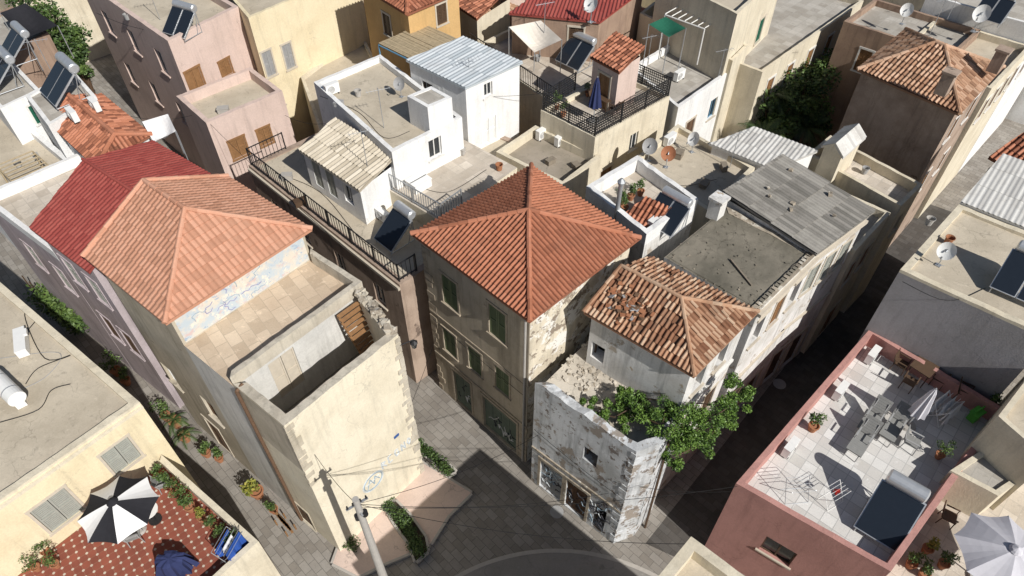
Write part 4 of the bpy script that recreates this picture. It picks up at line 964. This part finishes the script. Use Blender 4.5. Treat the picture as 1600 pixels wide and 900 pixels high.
def rack(loc,rz,label,cloth,mt='wplastic',sc_=1):
    r=root('drying_rack',loc,label,'drying rack',None,rz,sc_);a=Acc()
    for x in(-.45,.45):
        a.cyl((x,-.3,0),(x,.3,.95),.013);a.cyl((x,.3,0),(x,-.3,.95),.013)
    for y in(-.3,-.15,0,.15,.3):a.cyl((-.45,y,.95),(.45,y,.95),.008)
    a.cyl((-.45,-.3,0),(.45,-.3,0),.012);a.cyl((-.45,.3,0),(.45,.3,0),.012)
    o=bpy.data.objects.new('frame',a.mesh('frame',[mt]));COL.objects.link(o);o.parent=r
    for k,y in enumerate(cloth):
            b=Acc();N_=14;hw=y[2] if len(y)>2 else .42;dp=y[3] if len(y)>3 else .6
            for i in range(N_):
                x0,x1=-hw+2*hw*i/N_,-hw+2*hw*(i+1)/N_;o0,o1=.06*sin(i*1.3+k),.06*sin((i+1)*1.3+k)
                d0,d1=dp+.07*sin(i*.7+k*2),dp+.07*sin((i+1)*.7+k*2)
                b.face([(x0,y[0]-.06+o0,.965-d0),(x1,y[0]-.06+o1,.965-d1),(x1,y[0],.97),(x0,y[0],.97)]);b.face([(x0,y[0]+.08+o0,.97-d0*.9),(x1,y[0]+.08+o1,.97-d1*.9),(x1,y[0],.971),(x0,y[0],.971)])
            o=bpy.data.objects.new('laundry',b.mesh('laundry',[y[1]]));COL.objects.link(o);o.parent=r
rack(P(1466,650,zt),.6,'drying rack draped with white sheets',[(-.28,'wfab',.45,.75),(0,'wfab',.4,.6),(.28,'wfab',.45,.7)]);rack(P(1240,775,zt),.1,'empty grey folding drying rack',[],'steel',.9)
rack(P(1297,782,zt),.5,'white folding rack with small red cloth',[(.0,'redp',.12,.2)],'wplastic',.8)
A=Acc();q=P(1518,655,zt);A.box(q+Vector((0,0,.5)),.5,.35,.05,rz=.5);A.box(q+Vector((0,0,.6)),.5,.04,.2,rz=.5);A.box(q+Vector((0,0,.25)),.3,.3,.5,rz=.5);top(A,'laundry_basket',['limep'],q,'lime green plastic laundry basket on stand','basket')
place('plant_a',P(1268,672,zt),0,'leafy plant in terracotta pot by pink parapet','potted plant','potted plants',1.0,'potted_plant')
place('plant_a',P(1545,640,zt),1,'leafy plant in terracotta pot by pink parapet','potted plant','potted plants',1.0,'potted_plant')
place('plant_c',P(1465,715,zt),1,'small olive shrub in terracotta pot','potted plant','potted plants',.8,'potted_plant')
z=3.91
place('parasol_grey',P(1527,905,z),.3,'large open lavender grey parasol over terrace','parasol',oname='parasol')
for u,v in((1420,885),(1445,862),(1470,885),(1440,900)):place('plant_b' if u%2 else 'plant_a',P(u,v,z),u,'leafy plant in terracotta pot by wall','potted plant','potted plants',.9,'potted_plant')
place('chair_wood',P(1475,815,z),1,'dark brown wooden folding chair','chair','brown wooden chairs',oname='chair')
z=4.11
place('parasol_striped',P(216,828,z),.35,'open black and white segmented parasol on terracotta terrace','parasol',None,.92,oname='parasol')
place('table_round',P(243,812,z),0,'small round white table beside parasol','table',oname='table')
place('chair_grey',P(215,843,z),2.,'grey garden chair under parasol','chair','grey garden chairs',oname='chair');place('chair_grey',P(262,762,z),2.,'grey garden chair by the parapet','chair','grey garden chairs',.9,oname='chair')
A=Acc();q=P(278,888,z);NF=24
pr_=[(0,.0,.82),(1,.25,.8),(2,.42,.74),(3,.5,.4),(4,.56,.1)]
for (i0,r0_,z0_),(i1,r1_,z1_) in zip(pr_[:-1],pr_[1:]):
    for i in range(NF):
        def cp(r,zz,k):
            t_=2*pi*k/NF;f=1+(.22*sin(k*2.6)+.12*cos(k*1.3+r*9))*(r/.56)**2;return q+Vector((r*f*cos(t_)*1.1,r*f*sin(t_)*.7,zz+.03*sin(k*1.9)*(r/.5)))
        A.face([cp(r0_,z0_,i),cp(r1_,z1_,i),cp(r1_,z1_,i+1),cp(r0_,z0_,i+1)])
top(A,'covered_table',['navy'],q,'garden table draped in dark blue cover','covered table')
je=HJ['edges'][2]
rg=random.Random(31)
for i,f in enumerate((.06,.16,.24,.34,.44,.56,.66,.76,.88)):
    q=je.pt(je.L*(1-f),4.115,-.48-rg.uniform(0,.12));k=rg.choice(['plant_a','plant_b','plant_c'])
    place(k,q,rg.uniform(0,6),'terrace plant in terracotta pot along parapet','potted plant','potted plants',rg.uniform(.65,1.0),'potted_plant')
for u,v in((75,865),(60,890),(90,885)):place('plant_c',P(u,v,z),u,'bushy plant in terracotta pot by cream wall','potted plant','potted plants',.7,'potted_plant')
rack(P(368,865,z),1.3,'folding rack draped with blue and white cloth',[(-.2,'blufab',.4,.8),(.0,'wfab',.25,.5),(.2,'blufab',.38,.55)],'steel')
z=7.395
A=Acc();q=P(20,618,z)
A.cyl(q+Vector((0,0,.5))-dN*.8,q+Vector((0,0,.5))+dN*.8,.28,n=20);
for k in(-.6,.6):A.box(q+dN*k+Vector((0,0,.13)),.3,.3,.26,rz=.7)
for k in(-.4,.4):A.cyl(q+Vector((0,0,.5))+dN*(k-.02),q+Vector((0,0,.5))+dN*(k+.02),.29,n=20,m=1)
top(A,'water_tank',['wplastic','steel'],q,'white cylindrical water tank lying on sandy roof','water tank')
A=Acc();q=P(38,540,z);A.box(q+Vector((0,0,.18)),.35,1.2,.3,rz=.5);A.box(q+Vector((0,0,.36)),.37,1.22,.04,rz=.5);A.box(q+Vector((.1,.3,.4)),.1,.3,.1,rz=.5);top(A,'roof_cabinet',['wplastic'],q,'long white metal cabinet on sandy flat roof','cabinet')
def cable(pts,r,mt,label,name='cable'):
    P_=[Vector(p) for p in pts];out=[]
    n=len(P_)
    for i in range(n-1):
        p0,p1,p2,p3=P_[max(0,i-1)],P_[i],P_[i+1],P_[min(n-1,i+2)]
        for k in range(6):
            t_=k/6;out.append(.5*((2*p1)+(p2-p0)*t_+(2*p0-5*p1+4*p2-p3)*t_*t_+(3*p1-p0-3*p2+p3)*t_**3))
    out.append(P_[-1]);A=Acc();A.path(out,r,5);return top(A,name,[mt],out[0],label,name.replace('_',' '))
cable([P(u,v,z+.03) for u,v in((40,520),(70,480),(45,475),(40,500),(70,560),(110,555),(60,575),(40,600))],.015,'black','black hose looping over sandy roof')
cable([P(u,v,z+.03) for u,v in((30,610),(70,590),(95,560),(80,550),(0,560))],.012,'gplastic','grey pipe lying across sandy roof')
cable([P(u,v,z+.03) for u,v in((0,660),(60,640),(80,610),(110,600))],.015,'black','black hose looping over sandy roof')
for pts,zz in((((500,150),(560,175),(600,215),(640,205)),9.32),(((430,270),(500,300),(560,370),(600,400)),6.77),(((1410,440),(1480,470),(1540,450)),8.79),(((1000,265),(1060,290),(1120,280)),7.33),(((150,20),(200,40),(270,55)),9.38),(((650,290),(700,300),(760,265)),7.62),(((20,290),(60,270),(90,285)),6.53)):
    cable([P(u,v,zz) for u,v in pts],.012,'black','black cable lying across a roof')
A=Acc();q=P(572,322,6.76)
for x,y in((0,0),(1,0),(1,1),(0,1)):A.cyl(q+Vector((x*.8,y*.8,0)),q+Vector((x*.8,y*.8,1.1)),.03)
A.box(q+Vector((.4,.4,1.2)),.75,.75,.5);A.box(q+Vector((.4,.4,1.48)),.85,.85,.05)
top(A,'rooftop_tank',['iron'],q,'dark square tank on metal stand','water tank')
A=Acc();q=P(655,292,7.62);A.box(q+Vector((0,0,.2)),.9,.7,.4,rz=.78);A.box(q+Vector((0,0,.42)),.95,.75,.04,rz=.78)
for k in range(4):A.box(q+Vector((0,0,.45)),.9-.2*k,.02,.02,rz=.78,m=1)
top(A,'roof_hatch',['wplastic','iron'],q,'small white grated roof hatch on pale terrace','roof hatch')
def antenna(u,v,z,h=2.0):
    q=P(u,v,z);A=Acc();A.cyl(q,q+Vector((0,0,h)),.016);A.cyl(q+Vector((-.5,-.2,h-.1)),q+Vector((.5,.2,h-.1)),.01)
    for k in range(7):
        c=q+Vector((-.45+.15*k,-.18+.06*k,h-.1));A.cyl(c+Vector((.08,-.2,0)),c+Vector((-.08,.2,0)),.006)
    top(A,'tv_antenna',['steel'],q,'thin metal television antenna on a roof','antenna','television antennas')
for a in((575,265,8.8),(735,150,9.0),(1140,262,7.3),(600,200,9.3),(850,60,9),(1010,110,8),(1120,130,7.4),(250,30,9.4),(85,120,9),(1450,60,10.8),(1480,30,9)):antenna(*a)
A=Acc();q=P(962,345,8.8);A.cyl(q,q+Vector((0,0,1.9)),.09,n=12);A.cyl(q+Vector((0,0,1.95)),q+Vector((0,0,2.1)),.16,.05,12);A.cyl(q+Vector((0,0,1.85)),q+Vector((0,0,1.9)),.13,n=12);top(A,'flue_pipe',['steel'],q,'tall silver flue pipe with cowl','flue pipe')
for u,v in((970,318),(985,312),(975,330),(1000,305)):place('plant_a',P(u,v,8.8),u,'potted plants in whitewashed rooftop courtyard','potted plant','potted plants',.8,'potted_plant')
rg=random.Random(77)
for (u,v,z) in((560,150,9.32),(530,165,9.32),(450,280,6.77),(470,320,6.77),(860,255,6.97),(900,262,6.97),(1100,290,7.32),(1130,265,7.32),(1060,245,7.32),(1450,350,8.78),(1480,380,8.78),(200,30,9.38),(230,45,9.38),(30,260,6.52),(60,250,6.52),(350,175,6.87),(780,265,7.63),(720,240,7.63),(840,95,7.42),(1350,270,6.75),(1020,150,7.45)):
    q=P(u,v,z);A=Acc()
    if rg.random()<.5:
        x,y,h=rg.uniform(.3,.55),rg.uniform(.22,.36),rg.uniform(.15,.3);r_=rg.uniform(0,3)
        A.box(q+Vector((0,0,h/2)),x,y,h,rz=r_);A.box(q+Vector((0,0,h+.015)),x+.04,y+.04,.03,rz=r_);top(A,'storage_box',[rg.choice(['oldwood','gplastic','dwood','conc'])],q,'small storage box standing on a flat roof','box','rooftop boxes')
    else:
        A.lathe([(0,.01),(.13,0),(.16,.3),(.17,.3),(.14,.28),(.12,.04),(0,.04)],q,12);A.lathe([(.165,.27),(.18,.28),(.18,.31),(.165,.31)],q,12);top(A,'bucket',[rg.choice(['gplastic','conc','terra'])],q,'plastic bucket standing on a roof','bucket','rooftop buckets')
z=8.16
place('parasol_closed_navy',P(927,190,z),0,'folded dark blue parasol on tiled terrace','parasol',oname='parasol')
place('table_wood',P(945,172,z),.7,'small dark wooden table on tiled terrace','table',oname='table')
for u,v,r in((930,168,.8),(960,180,-2.3),(950,160,-.7)):place('chair_wood',P(u,v,z),r,'dark brown wooden chair at terrace table','chair','brown wooden chairs',oname='chair')
for u,v in((918,150),(870,170),(880,182)):place('plant_c',P(u,v,z),u,'shrub in terracotta pot behind lattice railing','potted plant','potted plants',.7,'potted_plant')
def pergola(q,dx,dy,h,label,mt,cover=None,n=6):
    A=Acc();q=Vector(q)
    for a in(0,1):
        for b in(0,1):
            p=q+dx*a+dy*b;A.cyl(p,p+Vector((0,0,h)),.04)
    for a in(0,1):A.cyl(q+dy*a+Vector((0,0,h)),q+dx+dy*a+Vector((0,0,h)),.04)
    for i in range(n+1):
        p=q+dx*(i/n)+Vector((0,0,h+.05));A.cyl(p,p+dy,.03)
    r=root('pergola',q,label,'pergola');A.build('frame',r,[mt])
    if cover:
        A=Acc()
        for i in range(30):
            p=q+dy*(i/30)+Vector((0,0,h+.1+RN.uniform(-.01,.02)));A.hexa([p,p+dx,p+dx+dy/33,p+dy/33,p+Vector((0,0,.02)),p+dx+Vector((0,0,.02)),p+dx+dy/33+Vector((0,0,.02)),p+dy/33+Vector((0,0,.02))])
        A.build('cover',r,[cover])
pergola(P(1030,78,8.0),BD*2.4,AD*2.8,2.0,'white open timber pergola on roof terrace','wtrim')
pergola(P(598,112,8.0),BD*2.6,AD*3.0,1.5,'blue pergola with reed mat cover','blue','straw',4)
pergola(P(15,290,6.5),BD*2.0,AD*1.6,1.1,'weathered timber frame on dusty roof','straw',None,6)
G=8
def sail(q,zb,mt,label,sg=.5):
    A=Acc()
    def sp(i_,j_):
        a,b=i_/G,j_/G;p=q[0].lerp(q[1],a).lerp(q[3].lerp(q[2],a),b);return p-Vector((0,0,sg*sin(pi*a)*sin(pi*b)))
    for i in range(G):
        for j in range(G):A.face([sp(i,j),sp(i+1,j),sp(i+1,j+1),sp(i,j+1)])
    for p in q:A.cyl(Z(p,zb),p,.025,m=1)
    top(A,'shade_sail',[mt,'steel'],Z(q[0],zb),label,'shade sail')
sail([P(795,42,9.5),P(835,82,8.6),P(878,62,9.4),P(845,32,9.7)],7.5,'sail','pale cloth shade sail stretched over courtyard')
sail([P(1014,38,10.3),P(1045,58,10.1),P(1072,44,10.3),P(1040,26,10.4)],8.0,'greenfab','dark green tarpaulin stretched above roof terrace',.25)
sail([P(222,190,8.8),P(240,222,8.4),P(275,205,8.8),P(262,178,9.2)],7.0,'wfab','white cloth canopy between roofs')
sail([P(0,20,9.8),P(40,60,9.4),P(90,40,9.4),P(40,5,9.8)],7.5,'bfab','black mesh awning over roof terrace')
A=Acc();rg=random.Random(6)
for i in range(10):
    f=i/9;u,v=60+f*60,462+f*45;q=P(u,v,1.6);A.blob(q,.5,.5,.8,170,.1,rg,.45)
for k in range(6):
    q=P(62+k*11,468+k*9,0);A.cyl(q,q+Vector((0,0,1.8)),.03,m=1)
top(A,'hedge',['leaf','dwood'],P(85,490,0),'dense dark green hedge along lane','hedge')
for (u,v,k,s_) in((185,585,'plant_c',1.2),(262,655,'plant_c',1.1),(278,665,'plant_palm',1.2),(292,688,'plant_palm',1.1),(325,712,'plant_a',1.0),(345,720,'plant_a',.9),(405,775,'plant_b',1.4),(430,800,'plant_a',.9),(200,600,'plant_a',1.1)):
    place(k,P(u,v,.005),u*1.,'leafy plant in terracotta pot along the lane','potted plant','potted plants',s_,'potted_plant')
A=Acc();q=P(440,815,0)
for i in range(6):A.box(q+BD*(.14*i)+Vector((0,0,.42)),.09,.5,.04,rz=.72)
for i in(0,5):
    for k in(-.2,.2):A.cyl(q+BD*(.14*i)+AD*k,q+BD*(.14*i)+AD*k+Vector((0,0,.42)),.03)
top(A,'wooden_bench',['wood'],q,'slatted wooden bench against lane wall','bench')
for (u,v) in((606,790),(614,797),(622,806),(630,816),(637,826),(645,837),(651,848),(655,861),(655,700),(666,709),(677,718),(689,727),(552,850),(701,737)):
    A=Acc();q=P(u,v,.16);rg=random.Random(u);hh_=rg.uniform(.3,.45)
    A.cyl(q,q+Vector((0,0,hh_*.7)),.03,.015,6,1)
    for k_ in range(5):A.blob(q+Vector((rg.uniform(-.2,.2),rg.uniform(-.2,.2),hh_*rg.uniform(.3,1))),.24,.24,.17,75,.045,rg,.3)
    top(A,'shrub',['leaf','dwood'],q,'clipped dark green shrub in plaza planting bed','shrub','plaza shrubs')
# vine along the street side of the ruined terrace
A=Acc();rg=random.Random(44)
path=[(925,642,6.7,.25),(960,652,6.8,.35),(985,638,6.9,.42),(985,622,7.0,.4),(1005,652,7.0,.45),(1035,665,7.2,.5),(1040,640,7.2,.5),(1060,688,7.0,.5),(1085,675,7.1,.55),(1110,655,7.3,.5),(1140,635,7.4,.45),(1158,605,7.4,.4),(1075,650,7.3,.5),(1058,712,6.0,.35),(1095,695,6.2,.4),(1130,660,6.4,.4),(1150,635,6.8,.35),(965,620,6.9,.3)]
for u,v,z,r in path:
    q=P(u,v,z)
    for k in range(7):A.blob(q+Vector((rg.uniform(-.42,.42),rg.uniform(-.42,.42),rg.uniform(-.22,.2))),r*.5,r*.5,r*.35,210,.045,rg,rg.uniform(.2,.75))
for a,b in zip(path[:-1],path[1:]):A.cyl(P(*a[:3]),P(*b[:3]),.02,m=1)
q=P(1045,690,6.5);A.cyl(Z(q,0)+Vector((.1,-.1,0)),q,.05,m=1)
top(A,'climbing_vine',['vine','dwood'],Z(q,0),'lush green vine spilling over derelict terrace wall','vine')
for (u,v,h,s_) in((1185,215,4.5,1),(1240,160,5,3),(1200,150,5.5,5),(1255,200,4,8)):
    q=P(u,v,h);palm((q.x,q.y,0),h*.95,'dark green palm in shaded walled garden',s_,1.7)
for (u,v,h,r,s_) in((90,52,7.5,1.7,1),(108,82,6,1.3,2),(70,15,8.5,1.8,3),(120,105,5,1.1,12),(1565,30,9,2.0,4),(1590,12,9,2.0,5),(1190,180,4.5,1.8,6),(1150,200,3.5,1.4,7),(1220,175,6.2,1.8,21),(1250,140,6.8,1.8,22),(1272,115,6.5,1.7,23),(1225,130,6.5,1.8,24),(1270,180,5,1.5,25)):
    q=P(u,v,h*.8);tree((q.x,q.y,0),h,r,'leafy green tree between houses',s_,1700)
# utility pole and wires
q=Z(P(557,785,8),0);rt=root('utility_pole',q,'tapered concrete utility pole with insulators and cables','utility pole')
A=Acc();A.cyl(q,q+Vector((0,0,8.2)),.17,.10,14);A.build('pole',rt,['conc'])
A=Acc();A.box(q+Vector((0,0,7.9)),.7,.06,.06,rz=.6);A.box(q+Vector((0,0,7.5)),.06,.45,.06,rz=.6);A.build('crossarm',rt,['steel'])
A=Acc()
for k in(-.3,-.12,.12,.3):A.cyl(q+Vector((k*cos(.6),k*sin(.6),7.93)),q+Vector((k*cos(.6),k*sin(.6),8.07)),.035,.025,8)
A.cyl(q+Vector((.13,0,7.2)),q+Vector((.13,0,7.42)),.1,n=10);A.cyl(q+Vector((-.14,0,6.9)),q+Vector((-.14,0,7.15)),.08,n=10);A.build('insulator',rt,['iron'])
def wire(a,b,sag=.4,r=.009):
    A=Acc();a=Vector(a);b=Vector(b);pts=[a.lerp(b,i/14)-Vector((0,0,sag*4*(i/14)*(1-i/14))) for i in range(15)];A.path(pts,r,4);top(A,'overhead_cable',['black'],a,'thin black overhead cable strung between buildings','cable','overhead cables')
tp=q+Vector((0,0,7.9))
e=H3['edges'][1];wire(tp,e.pt(.5,7.0,.05))
e=H0['edges'][0];wire(tp,e.pt(.3,4.0,.05),.5);wire(tp,e.pt(e.L-.6,3.6,.05),.6)
wire(tp,P(1080,850,8.0),.7);wire(tp+Vector((0,0,-.2)),P(1152,760,5.4),.6)
e=Hc['edges'][0];wire(H3['edges'][1].pt(H3['edges'][1].L-.1,5.2,.05),e.pt(.4,4.5,.05),.1)
wire(e.pt(.2,5.2,.06),e.pt(e.L-.2,5.0,.06),.05);wire(H0['edges'][0].pt(.1,4.2,.06),H0['edges'][0].pt(4.0,3.9,.07),.1);wire(H0['edges'][0].pt(3.7,4.6,.07),PT[0]+Vector((0,0,-.6)),.3)
wire(P(310,175,7.4),P(620,450,7.0),.5);wire(P(445,180,7.4),P(520,190,8.8),.3);wire(P(300,180,8),P(160,170,9),.4);wire(P(735,150,9.5),P(985,115,9.8),.4)
A=Acc();e=H3['edges'][1];a,zl=e.pix(626,528);b_=e.pt(e.L-.05,zl-.3,.0);c=b_+Vector((.45,.25,0));A.cyl(b_,c,.02);A.cyl(c,c-Vector((0,0,.15)),.02);A.cyl(c-Vector((0,0,.15)),c-Vector((0,0,.4)),.13,.08,6,1);A.cyl(c-Vector((0,0,.05)),c-Vector((0,0,.15)),.04,.15,6)
top(A,'wall_lantern',['iron','glass'],b_,'black wrought iron lantern on wall corner','lantern')
